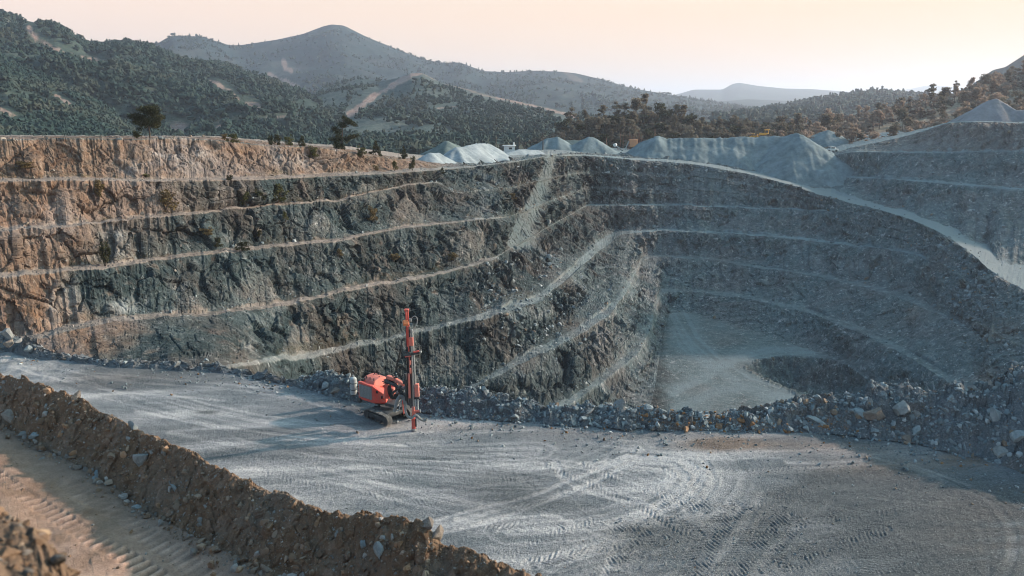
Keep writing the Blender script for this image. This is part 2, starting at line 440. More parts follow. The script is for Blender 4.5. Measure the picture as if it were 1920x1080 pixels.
for q_ in range(len(rowsBand)):
    if rowsBand[q_] in (1, -1): rowsFace[q_] = rowsFace[q_] * sstep(PXC, 1440, 1560)
    if rowsBand[q_] == 2: rowsFace[q_] = rowsFace[q_] * sstep(rowsS[q_] + 0 * PXC, 0.0, 0.45) * (1 - 0.45 * (1 - sstep(PXC, 800, 1200)))
RD = np.array(rowsD); RZ = np.array(rowsZ); RF = np.array(rowsFace)
NR = len(RD)
RB = np.repeat(np.array(rowsBand)[:, None], NC, 1); RS = np.repeat(np.array(rowsS)[:, None], NC, 1)
X = ACOL[None, :] * RD; Y = RD.copy(); Z = RZ.copy()
# the bowl dug into the floor
bowl = [on_level(px, py, -24.6) for px, py in ((1384, 684), (1420, 667), (1480, 661), (1560, 668), (1640, 692), (1690, 728), (1660, 755), (1580, 756), (1500, 738), (1430, 714))]
bx = np.array([v.x for v in bowl]); by = np.array([v.y for v in bowl])
def poly_sdf(x, y, bx, by):
    n = len(bx); ins = np.zeros(x.shape, bool); dmin = np.full(x.shape, 1e9)
    for i in range(n):
        x0, y0, x1, y1 = bx[i], by[i], bx[(i + 1) % n], by[(i + 1) % n]
        t = np.clip(((x - x0) * (x1 - x0) + (y - y0) * (y1 - y0)) / ((x1 - x0) ** 2 + (y1 - y0) ** 2), 0, 1)
        dmin = np.minimum(dmin, np.hypot(x - x0 - t * (x1 - x0), y - y0 - t * (y1 - y0)))
        c = ((y0 > y) != (y1 > y)) & (x < (x1 - x0) * (y - y0) / (y1 - y0 + 1e-12) + x0)
        ins ^= c
    return np.where(ins, -dmin, dmin)
isfl = RB == 99
sd = np.where(isfl, poly_sdf(X, Y, bx, by), 9)
sd = sd + np.where(isfl, 1.2 * fbm(stack(X * 0.25, Y * 0.25, 0 * X), 3, seed=8).reshape(X.shape), 0)
Z = np.where(isfl, Z - 3.6 * sstep(-sd, 0.0, 8.0), Z)
in_bowl = sstep(-sd, 0.2, 1.0) * isfl

# rock relief
def grid_normals(X, Y, Z):
    P = np.stack([X, Y, Z], -1)
    du = np.gradient(P, axis=1); dv = np.gradient(P, axis=0)
    n = np.cross(dv, du); n /= np.linalg.norm(n, axis=-1, keepdims=True) + 1e-9
    n[n[..., 2] < 0] *= -1
    return n
N = grid_normals(X, Y, Z)
arc = np.concatenate([[0], np.cumsum(np.hypot(np.diff(LD['L3'] * ACOL), np.diff(LD['L3'])))])
arc = np.repeat(arc[None, :], NR, 0)
P3 = stack(X, Y, Z)
sc = np.clip(RD / 110, 0.75, 1.7).ravel()                       # coarser relief far off
face = RF.ravel()
PXG = np.repeat(PXC[None, :], NR, 0).ravel()
left = 1 - sstep(PXG, 1080, 1180)                                # left wall: blocky; far wall: smoother, scree-like
big = fbm(P3 * 0.085, 3, seed=21)
slant = 0.75 * X.ravel() + 0.75 * Y.ravel() + Z.ravel() * (1.1 + 0.7 * big); slant2 = X.ravel() - 0.35 * Y.ravel() + Z.ravel() * (0.3 + 0.5 * big)
gul = left * fbm(stack(slant * 0.24, Z.ravel() * 0.22, 0 * slant), 4, 0.5, seed=41, ridged=True) + (1 - left) * fbm(stack(slant2 * 0.22, Z.ravel() * 0.20, 0 * slant), 4, 0.5, seed=42, ridged=True)
cv4, _ = cells(P3 * 2.7 + 1.7, 66, 0.8)
cv, ce = cells(stack(X, Y, Z * 0.7) * 0.42, 51, 0.7)
cv0, ce0 = cells(stack(X, Y, Z * 0.9) * 0.17 + 7.7, 56, 0.8)
cv2, ce2 = cells(P3 * 1.15 + 3.1, 61, 0.8)
fine = fbm(P3 * 2.4, 3, 0.6, seed=71)
topf = 1 - 0.6 * (RB.ravel() == 3) * (PXG < 900)
rel = 0.75 * big + 0.50 * left * cv0 * topf + (0.58 - 0.18 * left + 0.1 * (topf < 1)) * gul + (0.50 + 0.0 * left) * cv * topf + 0.15 * cv2 + 0.035 * cv4 + 0.10 * fine
rel = rel - (0.22 * (1 - sstep(ce, 0, 0.12)) + 0.3 * (1 - sstep(ce0, 0, 0.05))) * left
steep = 0.30 + 0.70 * sstep(1 - np.abs(N[..., 2]).ravel(), 0.08, 0.32)
disp = rel * face * steep * sc * 0.85 + (1 - face) * (0.10 * big + 0.05 * cv2 + 0.035 * fine) * (1 - 0.6 * isfl.ravel())
disp = disp + in_bowl.ravel() * (0.28 * cv2 + 0.5 * big)
px_, py_ = proj(*P3.T)
fan = np.zeros(len(P3)); fn = fbm(P3 * 0.3, 3, seed=131)
for cx, yt, yb, hw in ((480, 498, 582, 62), (120, 345, 425, 50), (600, 392, 442, 40), (300, 340, 396, 60), (690, 338, 374, 50), (560, 598, 668, 40), (840, 640, 705, 60), (980, 540, 592, 75), (1010, 640, 705, 60), (760, 368, 420, 40), (885, 418, 484, 45), (350, 556, 594, 50), (230, 425, 495, 30), (1060, 470, 530, 60), (1120, 540, 600, 50),
                       (1400, 395, 440, 60), (1560, 535, 592, 70), (1680, 415, 472, 80), (1330, 305, 384, 80), (1500, 455, 502, 60), (1250, 436, 482, 40), (1640, 630, 692, 60), (1760, 560, 700, 80), (1560, 345, 372, 60), (1700, 290, 336, 70), (1850, 360, 440, 60)):
    q_ = np.clip((py_ - yt) / (yb - yt), 0, 1.1)
    fan = np.maximum(fan, (1 - sstep(np.abs(px_ - cx - 8 * fn) / (hw * (0.25 + 0.75 * q_)), 0.6, 1.1)) * sstep(q_, 0.02, 0.3) * (1 - sstep(py_ + 10 * fn, yb - 8, yb + 14)) * (RF.ravel() > 0.02))
disp = disp * (1 - 0.72 * fan) + fan * 0.35 * sc + fan * 0.06 * cv4
V = P3 + N.reshape(-1, 3) * disp[:, None]

# what each spot is made of, and how far its colour is dimmed
band = RB.ravel(); nz = fbm(P3 * 0.16, 4, seed=101); nz2 = fbm(P3 * 0.7, 4, 0.6, seed=111)
edge = lambda x0, soft: 1 - sstep(px_ + nz * 120, x0 - soft, x0 + soft)
och = np.zeros(len(V))
for b_, x0, soft, amt in ((2, 830, 120, .95), (1, 830, 120, .8), (3, 845, 90, .92), (-3, 640, 200, .8), (4, 350, 170, 1.0), (5, 240, 130, .9), (6, 130, 60, 1.0), (7, 200, 60, .9), (-4, 700, 200, .7), (-5, 900, 200, .5), (-6, 1000, 200, .4)):
    och = np.where(band == b_, np.maximum(och, amt * edge(x0, soft)), och)
och = np.maximum(och, (band > 3) * (band < 8) * 0.55 * sstep(nz2 + nz * 0.6, 0.25, 0.6) * (1 - sstep(px_, 900, 1150)))
och = np.maximum(och, (band == 1) * sstep(px_, 1560, 1700) * 0.40)      # weathered top bank on the right
for (cx, cy, rx, ry, am) in ((1575, 660, 55, 40, .0), (1715, 590, 40, 25, .5), (1870, 620, 50, 25, .45), (1850, 705, 25, 20, .5), (1170, 400, 40, 60, .45), (1500, 420, 60, 20, .25), (960, 740, 60, 40, .3)):
    och = np.maximum(och, am * np.exp(-((px_ - cx) / rx) ** 2 - ((py_ - cy) / ry) ** 2) * (0.7 + nz2))
dust = np.where(band < 0, np.where((band <= -8) & (band > -99), 0.40, np.where(px_ > 1080, 1.0, 0.70)) * np.clip(0.95 + 0.5 * nz2, 0.3, 1.1), 0.0)
dust = np.where(band == 0, 0.8, dust)
s_ = RS.ravel()
WF = np.zeros(RB.shape)
for i_, nm_ in enumerate(ORDER): WF = np.where(np.abs(RB) == i_, np.clip(LW[nm_] / 1.2, 0, 1)[None, :], WF)
WF = WF.ravel()
dust = np.where(band < 0, dust * WF * np.clip(0.78 + 0.9 * nz + 0.6 * nz2, 0.2, 1.05) * np.where((band == -7) & (px_ < 1180), 0.72, 1.0), dust)
dust = np.where((band > 0) & (band < 90), WF * np.where(band > 7, .4, .85) * sstep(s_ + 0.18 * nz2, 0.92, 1.04), dust)
dust = np.where((band > 0) & (band < 90) & (px_ > 1120), np.maximum(dust, (0.06 + 0.20 * sstep(px_, 1400, 1600) * (band < 4) * (s_ < .85)) * sstep(s_ + nz * .5, 0.1, 1.0)), dust)
# pale chute down the spur, from the stockpile yard to the fourth bench
ch = np.interp(py_, [285, 330, 380, 420, 455, 480], [1036, 1026, 1005, 985, 978, 1000])
chw = np.interp(py_, [285, 330, 380, 420, 455, 480], [14, 13, 20, 26, 34, 38]) * (1 + 0.3 * nz2)
chute = (1 - sstep(np.abs(px_ - ch), chw * 0.5, chw * 1.3)) * sstep(py_, 286, 292) * (1 - sstep(py_, 455, 485)) * (PXG > 900) * (RD.ravel() < 235)
dust = np.maximum(dust, 0.62 * chute * (0.9 + 0.4 * nz2))
V = np.where((chute > 0.05)[:, None], V - N.reshape(-1, 3) * (disp * 0.75 * chute)[:, None] - N.reshape(-1, 3) * (0.5 * chute)[:, None], V)
# floor dust, wheel lines
fl = isfl.ravel()
lines = 0
r2 = np.random.default_rng(3)
xf, yf = X.ravel(), Y.ravel()
main = [[(1262, 590), (1290, 640), (1330, 680), (1390, 715), (1470, 745), (1580, 765)], [(1240, 745), (1320, 705), (1380, 672), (1450, 655), (1560, 654), (1640, 675)], [(1255, 770), (1330, 735), (1400, 725), (1480, 750), (1560, 790)]]
acc = np.zeros(fl.sum())
xs, ys = xf[fl], yf[fl]
for ml in main:
    for q in range(13):
        off = r2.normal(0, 9, 2)
        pts = [on_level(px + off[0] + r2.normal(0, 3), py + off[1] * 0.5 + r2.normal(0, 2), -25) for px, py in ml]
        dm = np.full(len(xs), 1e9)
        for a_, b_ in zip(pts[:-1], pts[1:]):
            ex, ey = b_.x - a_.x, b_.y - a_.y
            t = np.clip(((xs - a_.x) * ex + (ys - a_.y) * ey) / (ex * ex + ey * ey), 0, 1)
            dm = np.minimum(dm, np.hypot(xs - a_.x - t * ex, ys - a_.y - t * ey))
        acc = np.maximum(acc, r2.uniform(0.35, 0.9) * (1 - sstep(dm, 0.15, 0.6)))
        acc = np.maximum(acc, 0.35 * (1 - sstep(dm, 0.5, 3.5)))
fd = 0.22 + 0.25 * nz[fl] + 0.75 * acc
dust[fl] = np.clip(fd, 0, 1) * (1 - in_bowl.ravel()[fl]) * sstep(px_[fl] + 16 * nz2[fl] + 14 * nz[fl], 1226, 1264)
warm = np.clip(0.95 * (1 - sstep(px_ + nz * 160, 620, 1000)) + 0.35 * (1 - sstep(px_, 1000, 1150)), 0, 1)
warm = np.where((np.abs(band) >= 7) & (band < 99), warm * np.where(np.abs(band) == 7, .55, .15), warm) * (1 - chute)
pale = np.zeros(len(V))
for (cx, cy, rx, ry, am) in ((225, 575, 30, 14, 1.3), (130, 560, 22, 26, .8), (100, 580, 16, 40, .6), (210, 440, 26, 16, .8), (470, 640, 10, 26, .9), (480, 605, 20, 10, .6), (1010, 590, 14, 10, 1.0), (965, 615, 16, 22, .8), (1030, 480, 12, 20, .7), (1085, 545, 14, 18, .6), (1120, 640, 18, 30, .6), (840, 555, 12, 10, .8), (330, 290, 60, 26, .55), (240, 310, 40, 20, .45), (560, 300, 60, 16, .4), (905, 375, 25, 40, .4), (1065, 350, 22, 50, .6), (200, 480, 80, 16, .3), (1600, 500, 100, 10, .15)):
    pale = np.maximum(pale, am * np.exp(-((px_ - cx) / rx) ** 2 - ((py_ - cy) / ry) ** 2) * (0.75 + 0.8 * nz2))
pale = np.clip(pale, 0, 1)
scrub = np.zeros(len(V))
scrub = np.where((band > 2) & (band < 8) & (px_ < 1000), 0.85 * sstep(s_ + nz * 0.35, 0.78, 1.0) * sstep(nz + 0.4 * nz2, -0.05, 0.25), scrub)
teal_dim = (band > 2) * (band < 90) * (1 - sstep(px_ + 90 * nz, 1060, 1220)) * (1 - 0.85 * np.clip(och, 0, 1)) * np.clip(0.95 + 0.5 * nz, .4, 1)  # left wall's blue-green rock, dimmed further to stand in for grazing sun
teal_dim = teal_dim * (1 - 0.40 * chute)
teal_dim = np.where(isfl.ravel(), 0.12 + 0.22 * in_bowl.ravel() + 0.7 * (1 - sstep(px_ + 16 * nz2 + 14 * nz, 1226, 1264)), teal_dim)
och = np.maximum(och, 0.30 * fan * (px_ < 1000) * (0.7 + nz)); dust = np.maximum(dust, 0.16 * fan * (0.8 + nz2)); teal_dim = teal_dim * (1 - 0.4 * fan)
att = dict(teal_dim=teal_dim, ochre=np.clip(och, 0, 1), dust=np.clip(dust, 0, 1), warm=warm, pale=pale, scrub=scrub)

# split the sheet: benches, pit floor, haul road
Fall = grid_faces(NR, NC)
bandF = band[Fall[:, 3]]
PXF = PXG[Fall[:, 3]]
is_road = (bandF == -3) & (PXF > 1150)
is_floor = bandF == 99
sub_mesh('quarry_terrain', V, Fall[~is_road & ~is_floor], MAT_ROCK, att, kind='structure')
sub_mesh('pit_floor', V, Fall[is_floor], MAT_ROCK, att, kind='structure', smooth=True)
att_r = dict(att); att_r['dust'] = np.ones(len(V)); att_r['warm'] = np.full(len(V), 0.12); att_r['pale'] = np.clip(1.0 + nz2 * 0.4 + 0.4 * np.sin(RS.ravel() * 16 + nz * 3), 0, 1)
sub_mesh('haul_road', V, Fall[is_road], MAT_ROCK, att_r, kind='structure', smooth=True)
VG = V.reshape(NR, NC, 3)

def wall_point(px, py):
    """the point of the quarry sheet seen at a photo pixel (nearest visible vertex)"""
    d = (SPX - px) ** 2 + (SPY - py) ** 2
    k = np.argsort(d)[:6]
    k = k[np.argmin(WALLV[k, 1])]
    return Vector(WALLV[k])
WALLV = V
SPX, SPY = proj(*V.T)
# ------------------------------------------------------------------ near ground: bank, dirt road, earth berm, gravel pad, rubble bank
def gravel_material():
    m = Mat('pad_gravel', 0.95, 0.2)
    n1 = m.noise(0.16, 5, 0.6, dist=0.5)
    n2 = m.noise(1.1, 5, 0.7, co=m.coords((0.35, 1, 1), (0, 0, 0.12)))
    n3 = m.noise(9, 3, 0.75)
    n4 = m.noise(17, 2, 0.7)
    c = m.mix(m.rng(n2, 0.3, 0.7), (0.120, 0.138, 0.150), (0.245, 0.256, 0.270))
    c = m.mix(m.math('MULTIPLY', m.rng(n1, 0.45, 0.65), 0.55), c, (0.33, 0.315, 0.32))
    c = m.mix(m.attr('dust'), c, (0.58, 0.545, 0.535))
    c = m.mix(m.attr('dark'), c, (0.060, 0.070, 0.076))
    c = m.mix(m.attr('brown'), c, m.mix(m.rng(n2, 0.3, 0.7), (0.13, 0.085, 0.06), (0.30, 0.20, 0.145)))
    c = m.mix(m.math('MULTIPLY', m.rng(n3, 0.42, 0.60), 0.75), c, m.mix(1.0, c, (0.42, 0.44, 0.47), 'MULTIPLY'))
    c = m.mix(m.math('MULTIPLY', m.rng(n4, 0.58, 0.70), 0.6), c, (0.50, 0.49, 0.50))
    m.color(c)
    m.bump(m.math('ADD', n3, m.math('MULTIPLY', n4, 0.8)), 0.8, 0.10)
    return m.m

def dirt_material():
    m = Mat('brown_dirt', 0.95, 0.15)
    n1 = m.noise(0.5, 5, 0.6, dist=0.4); n2 = m.noise(3.0, 6, 0.7); n3 = m.noise(22, 3, 0.7); n4 = m.noise(60, 2, 0.6)
    c = m.mix(m.rng(n2, 0.3, 0.7), (0.125, 0.070, 0.043), (0.222, 0.140, 0.090))
    c = m.mix(m.math('MULTIPLY', m.rng(n1, 0.45, 0.65), 0.5), c, (0.21, 0.165, 0.135))
    c = m.mix(m.attr('dust'), c, m.mix(m.rng(n2, 0.3, 0.7), (0.52, 0.330, 0.245), (0.68, 0.46, 0.355)))
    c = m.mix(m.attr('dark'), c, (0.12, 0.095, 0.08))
    c = m.mix(m.math('MULTIPLY', m.rng(n3, 0.40, 0.62), 0.45), c, m.mix(1.0, c, (0.45, 0.45, 0.45), 'MULTIPLY'))
    c = m.mix(m.math('MULTIPLY', m.rng(n4, 0.62, 0.75), 0.35), c, (0.30, 0.25, 0.22))
    m.color(c)
    m.bump(m.math('ADD', n3, m.math('MULTIPLY', n2, 0.7)), 0.7, 0.05)
    return m.m
MAT_PAD, MAT_DIRT = gravel_material(), dirt_material()

def line_az(pts, acol, z=None):
    """depth (and height) of a photo line per azimuth; points are (px, py, D) or (px, py) on the level z"""
    P = np.array(pts, float)
    a, t = ray(P[:, 0], P[:, 1])
    D = P[:, 2] if P.shape[1] == 3 else (CAM_Z - z) / t
    zz = CAM_Z - t * D
    o = np.argsort(a)
    return np.interp(acol, a[o], D[o]), np.interp(acol, a[o], zz[o])

# ---- pad
PC, PR = 1560, 460
pa = np.linspace(float(ray(-260, 800)[0]), float(ray(2260, 800)[0]), PC)
ppx = np.interp(pa, [ray(-260, 800)[0], ray(2260, 800)[0]], [-260, 2260])
EDGE = [(-400, 655), (0, 660), (60, 668), (150, 682), (280, 692), (420, 700), (500, 712), (560, 725), (600, 735), (640, 746), (700, 757), (780, 770), (900, 782), (1000, 790), (1150, 800), (1300, 806), (1500, 809), (1600, 814), (1700, 827), (1800, 847), (1880, 872), (1920, 890), (2100, 970), (2400, 1060)]
eD, _ = line_az(EDGE, pa, 0.0)
eD = smooth1(eD, 8) + fbm(stack(pa * 40, pa * 0, pa * 0), 4, seed=12) * 0.5
n0 = 27.0
tt = np.linspace(0, 1, PR)[:, None]
invD = 1 / n0 + (1 / (eD + 0.6) - 1 / n0) * tt
D = 1 / invD
X = pa[None, :] * D; Y = D
Pp = stack(X, Y, 0 * X)
wx, wy = Pp[:, 0], Pp[:, 1]
ht = 0.16 * fbm(stack(wx * 0.12, wy * 0.2, 0 * wx), 3, seed=201)
ht += 0.030 * fbm(stack(wx * 1.1, wy * 1.6, 0 * wx), 3, seed=202) + 0.022 * fbm(stack(wx * 5, wy * 5, 0 * wx), 2, seed=203)
ppx_v, ppy_v = proj(wx, wy, 0 * wx)
sw = fbm(stack(wx * 0.10 + wy * 0.03, wy * 0.75 - wx * 0.10, 0 * wx), 4, 0.6, seed=204)
dust = 0.55 * sstep(sw, 0.0, 0.7)
pn = fbm(stack(wx * 0.09, wy * 0.14, 0 * wx), 3, seed=205)
dust += 0.50 * sstep(pn + 0.5 * sw, 0.05, 0.6) + 0.20 * (1 - sstep(ppx_v, 150, 800)) * (0.6 + sw)
dark = 0.5 * sstep(-pn - 0.3 * sw, 0.1, 0.6)
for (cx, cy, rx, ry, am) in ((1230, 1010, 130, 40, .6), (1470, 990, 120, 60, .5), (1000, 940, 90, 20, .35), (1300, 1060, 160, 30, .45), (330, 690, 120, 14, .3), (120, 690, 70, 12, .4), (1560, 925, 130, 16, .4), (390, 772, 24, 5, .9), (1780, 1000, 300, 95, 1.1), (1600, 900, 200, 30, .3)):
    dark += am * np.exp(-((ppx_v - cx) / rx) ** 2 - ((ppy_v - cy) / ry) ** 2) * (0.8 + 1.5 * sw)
for (cx, cy, rx, ry, am) in ((600, 835, 220, 24, .45), (250, 740, 160, 18, .45), (130, 700, 90, 12, .5), (990, 880, 70, 10, .8), (1290, 880, 40, 12, .7), (1230, 900, 80, 20, .4), (1480, 960, 60, 14, .5), (1180, 1000, 160, 30, .35), (1600, 1000, 110, 20, .4), (1740, 892, 30, 6, .5), (440, 870, 160, 30, .3)):
    dust += am * np.exp(-((ppx_v - cx) / rx) ** 2 - ((ppy_v - cy) / ry) ** 2) * (0.7 + 1.4 * sw)
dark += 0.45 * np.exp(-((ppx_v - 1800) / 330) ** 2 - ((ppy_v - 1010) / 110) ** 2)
brown = np.zeros(len(wx))
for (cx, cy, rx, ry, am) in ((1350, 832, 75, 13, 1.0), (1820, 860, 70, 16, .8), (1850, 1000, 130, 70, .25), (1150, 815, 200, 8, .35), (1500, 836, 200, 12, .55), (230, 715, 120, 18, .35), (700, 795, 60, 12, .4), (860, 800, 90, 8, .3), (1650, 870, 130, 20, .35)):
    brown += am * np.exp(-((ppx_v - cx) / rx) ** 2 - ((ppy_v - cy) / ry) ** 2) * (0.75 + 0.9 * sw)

def near_line(pts, x, y, reach):
    """distance, signed side and length along a polyline, for the vertices within reach"""
    best = np.full(len(x), 1e9); sgn = np.zeros(len(x)); along = np.zeros(len(x)); run = 0.0
    for p, q in zip(pts[:-1], pts[1:]):
        ex, ey = q[0] - p[0], q[1] - p[1]; L = math.hypot(ex, ey)
        t = np.clip(((x - p[0]) * ex + (y - p[1]) * ey) / (L * L), 0, 1)
        dx, dy = x - p[0] - t * ex, y - p[1] - t * ey
        d = np.hypot(dx, dy); m = d < best
        best = np.where(m, d, best); sgn = np.where(m, np.sign(ex * dy - ey * dx) * d, sgn); along = np.where(m, run + t * L, along)
        run += L
    return best, sgn, along

def spline(pts, n=8):
    P = [Vector((*p, 0)) if len(p) == 2 else Vector(p) for p in pts]
    out = []
    for i in range(len(P) - 1):
        p0, p1, p2, p3 = P[max(i - 1, 0)], P[i], P[i + 1], P[min(i + 2, len(P) - 1)]
        for k in range(n):
            t = k / n
            out.append(0.5 * (2 * p1 + (p2 - p0) * t + (2 * p0 - 5 * p1 + 4 * p2 - p3) * t * t + (3 * p1 - p0 - 3 * p2 + p3) * t ** 3))
    out.append(P[-1]); return out

def pad_line(pts):
    return [(v.x, v.y) for v in spline([on_level(px, py) for px, py in pts], 6)]

TREAD = [  # photo lines of tyre and crawler prints on the pad, half width in metres, strength
    ([(1375, 950), (1330, 1010), (1285, 1090)], .75, 1.0), ([(1465, 960), (1410, 1020), (1350, 1090)], .75, 1.0),
    ([(1500, 975), (1440, 1040), (1395, 1095)], .45, .8), ([(1030, 872), (1120, 910), (1210, 950), (1300, 1000)], .7, .9),
    ([(1100, 870), (1180, 905), (1290, 940), (1400, 955)], .6, .8), ([(1650, 990), (1560, 1020), (1470, 1060)], .7, .9),
    ([(1600, 960), (1490, 985), (1330, 1000)], .5, .6), ([(1250, 880), (1300, 905), (1310, 940), (1230, 985), (1130, 1030)], .5, .8),
    ([(900, 1000), (1020, 985), (1150, 985), (1260, 1000)], .6, .7), ([(1000, 1060), (1090, 1040), (1200, 1040)], .6, .8),
    ([(820, 960), (980, 955), (1160, 960)], .5, .5), ([(560, 850), (700, 880), (860, 900), (1000, 905)], .6, .45),
    ([(500, 885), (660, 920), (830, 940), (960, 935)], .6, .5), ([(450, 800), (600, 840), (800, 858), (1000, 862)], .6, .4),
    ([(1560, 905), (1440, 935), (1340, 960)], .6, .6), ([(1750, 940), (1640, 960), (1520, 975)], .6, .5),
    ([(1800, 1010), (1700, 1040), (1620, 1085)], .6, .45), ([(200, 745), (350, 785), (500, 815), (660, 828)], .5, .4),
    ([(1130, 1085), (1180, 1040), (1230, 990), (1260, 940)], .6, .7), ([(1560, 1085), (1610, 1040), (1680, 1000)], .5, .6),
    ([(900, 1080), (1010, 1020), (1130, 975)], .5, .6), ([(300, 790), (470, 850), (640, 880)], .5, .4),
    ([(1170, 880), (1350, 885), (1500, 880), (1640, 870)], .5, .5), ([(700, 850), (880, 880), (1040, 925), (1190, 1000)], .45, .5)]
for pts, hw, am in TREAD:
    L = pad_line(pts)
    xs_ = [p[0] for p in L]; ys_ = [p[1] for p in L]
    m = np.nonzero((wx > min(xs_) - hw - .3) & (wx < max(xs_) + hw + .3) & (wy > min(ys_) - hw - .3) & (wy < max(ys_) + hw + .3))[0]
    d, sg, al = near_line(L, wx[m], wy[m], hw)
    ins = 1 - sstep(d, hw * 0.8, hw * 1.08)
    patchy = sstep(fbm(stack(wx[m] * .5, wy[m] * .5, 0 * m), 3, seed=int(hw * 100) + len(pts)), -0.75, 0.15)
    ph = (al - np.abs(sg) * 0.75) / 0.29
    ph = np.where(sg > 0, ph, ph + 0.5)
    w_ = np.sin(2 * np.pi * ph)
    lug = np.clip(w_ * 2.2, -1, 1) * ins * patchy * am
    lug = lug * np.clip(0.75 + 0.9 * noise(stack(wx[m] * 3, wy[m] * 3, 0 * m), 7), 0, 1.3)
    ht[m] += 0.020 * lug - 0.02 * ins * am
    dust[m] += 0.20 * np.maximum(lug, 0) + 0.05 * ins
    dark[m] += 0.24 * np.maximum(-lug, 0)
SWEEPS = [([(700, 850), (900, 868), (1080, 890), (1200, 925), (1260, 960)], 2.2, .5), ([(640, 880), (860, 902), (1010, 905), (1120, 870), (1180, 840)], 1.8, .45),
          ([(1180, 862), (1270, 872), (1300, 900), (1250, 945), (1120, 985), (960, 1000)], 2.0, .6), ([(1340, 855), (1370, 890), (1330, 950), (1200, 1010), (1040, 1060)], 1.7, .5),
          ([(480, 812), (640, 842), (820, 852), (1000, 848)], 2.0, .5), ([(120, 705), (300, 755), (480, 795), (640, 815)], 2.2, .5), ([(360, 830), (560, 880), (760, 935), (900, 960)], 1.6, .4),
          ([(1500, 960), (1580, 985), (1700, 960), (1780, 920)], 1.2, .4), ([(1460, 1080), (1540, 1030), (1600, 980)], 1.2, .4), ([(1000, 1080), (1120, 1040), (1220, 1060)], 1.4, .35)]
for pts, hw, am in SWEEPS:                                  # broad swept bands of fine pale lines left by turning machines
    L = pad_line(pts)
    d, sg, al = near_line(L, wx, wy, hw)
    k = fbm(stack(sg * 2.6, al * 0.05, 0 * al + hw), 3, 0.6, seed=len(pts) + 9)
    ins = 1 - sstep(d, hw * 0.5, hw * 1.1)
    dust += 1.3 * am * ins * np.clip(0.2 + 1.5 * k, 0, 1)
    dark += 0.35 * am * ins * np.clip(-k * 1.5 - .1, 0, 1)
    ht += 0.02 * ins * k
RUTS = [([(1040, 868), (1062, 903), (1130, 930), (1210, 945)], .2, .6), ([(1180, 870), (1110, 905), (1000, 945), (860, 975)], .22, .55), ([(1322, 868), (1334, 910), (1292, 955), (1200, 1002), (1090, 1045), (1000, 1085)], .22, .6), ([(1430, 925), (1385, 1000), (1310, 1085)], .2, .45), ([(1560, 940), (1480, 1000), (1400, 1085)], .2, .45), ([(1130, 1085), (1160, 1020), (1220, 960), (1262, 912)], .18, .5), ([(700, 905), (860, 935), (1010, 960), (1150, 1010)], .2, .4),
        ([(820, 975), (920, 950), (1000, 930), (1070, 902), (1140, 876)], .16, .75), ([(828, 1000), (900, 985), (970, 962), (1060, 928), (1150, 890)], .16, .6),
        ([(1285, 868), (1308, 885), (1312, 905), (1285, 935), (1230, 960), (1150, 985)], .28, .75), ([(1262, 872), (1282, 892), (1280, 912), (1250, 940), (1190, 965)], .2, .6),
        ([(1480, 868), (1560, 866), (1620, 862)], .2, .7), ([(1520, 876), (1600, 870), (1690, 868)], .12, .6),
        ([(1640, 855), (1720, 880), (1790, 910), (1860, 945), (1892, 985), (1900, 1030), (1880, 1090)], .18, .7), ([(1700, 868), (1790, 900), (1880, 935), (1930, 960)], .18, .6),
        ([(1620, 930), (1800, 958), (1840, 1000), (1850, 1085)], .15, .35), ([(1090, 826), (1250, 846), (1420, 848), (1600, 838), (1760, 836)], .18, .4),
        ([(1180, 850), (1330, 862), (1480, 858)], .15, .3), ([(60, 672), (150, 700), (260, 716), (420, 728), (560, 748)], .2, .6), ([(30, 690), (130, 716), (260, 736), (420, 750)], .2, .55),
        ([(180, 700), (330, 712), (500, 730), (640, 775)], .2, .5), ([(260, 770), (420, 800), (580, 822), (760, 835)], .22, .5), ([(320, 810), (480, 842), (640, 858), (860, 868)], .25, .45),
        ([(560, 900), (700, 915), (860, 918), (1000, 900)], .2, .35), ([(1140, 980), (1270, 930), (1320, 880)], .14, .4)]
for pts, hw, am in RUTS:
    L = pad_line(pts)
    for off in (0.0,):
        d, sg, al = near_line(L, wx, wy, hw)
        k = fbm(stack(al * 0.5, 0 * al, 0 * al + hw * 9), 3, seed=len(pts))
        ins = (1 - sstep(d, hw * 0.5, hw * 1.6)) * np.clip(0.75 + k, 0, 1)
        dust += 1.4 * am * ins * (0.7 + 0.4 * sw)
        ht -= 0.03 * ins * am
        ht += 0.03 * am * np.exp(-((d - hw * 2) / (hw * 0.8)) ** 2)
# churned heaps at the far left of the pad
hl = (1 - sstep(ppx_v, 60, 260)) * sstep(-ppy_v, -735, -690)
ht += 0.18 * hl * np.maximum(0, fbm(stack(wx * .4, wy * .4, 0 * wx), 3, seed=222, ridged=True))
V = np.stack([wx, wy, ht], 1)
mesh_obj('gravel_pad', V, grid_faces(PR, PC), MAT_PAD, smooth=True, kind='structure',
         attrs=dict(dust=np.clip(dust, 0, 1), dark=np.clip(dark, 0, 0.85), brown=np.clip(brown, 0, 0.9)))

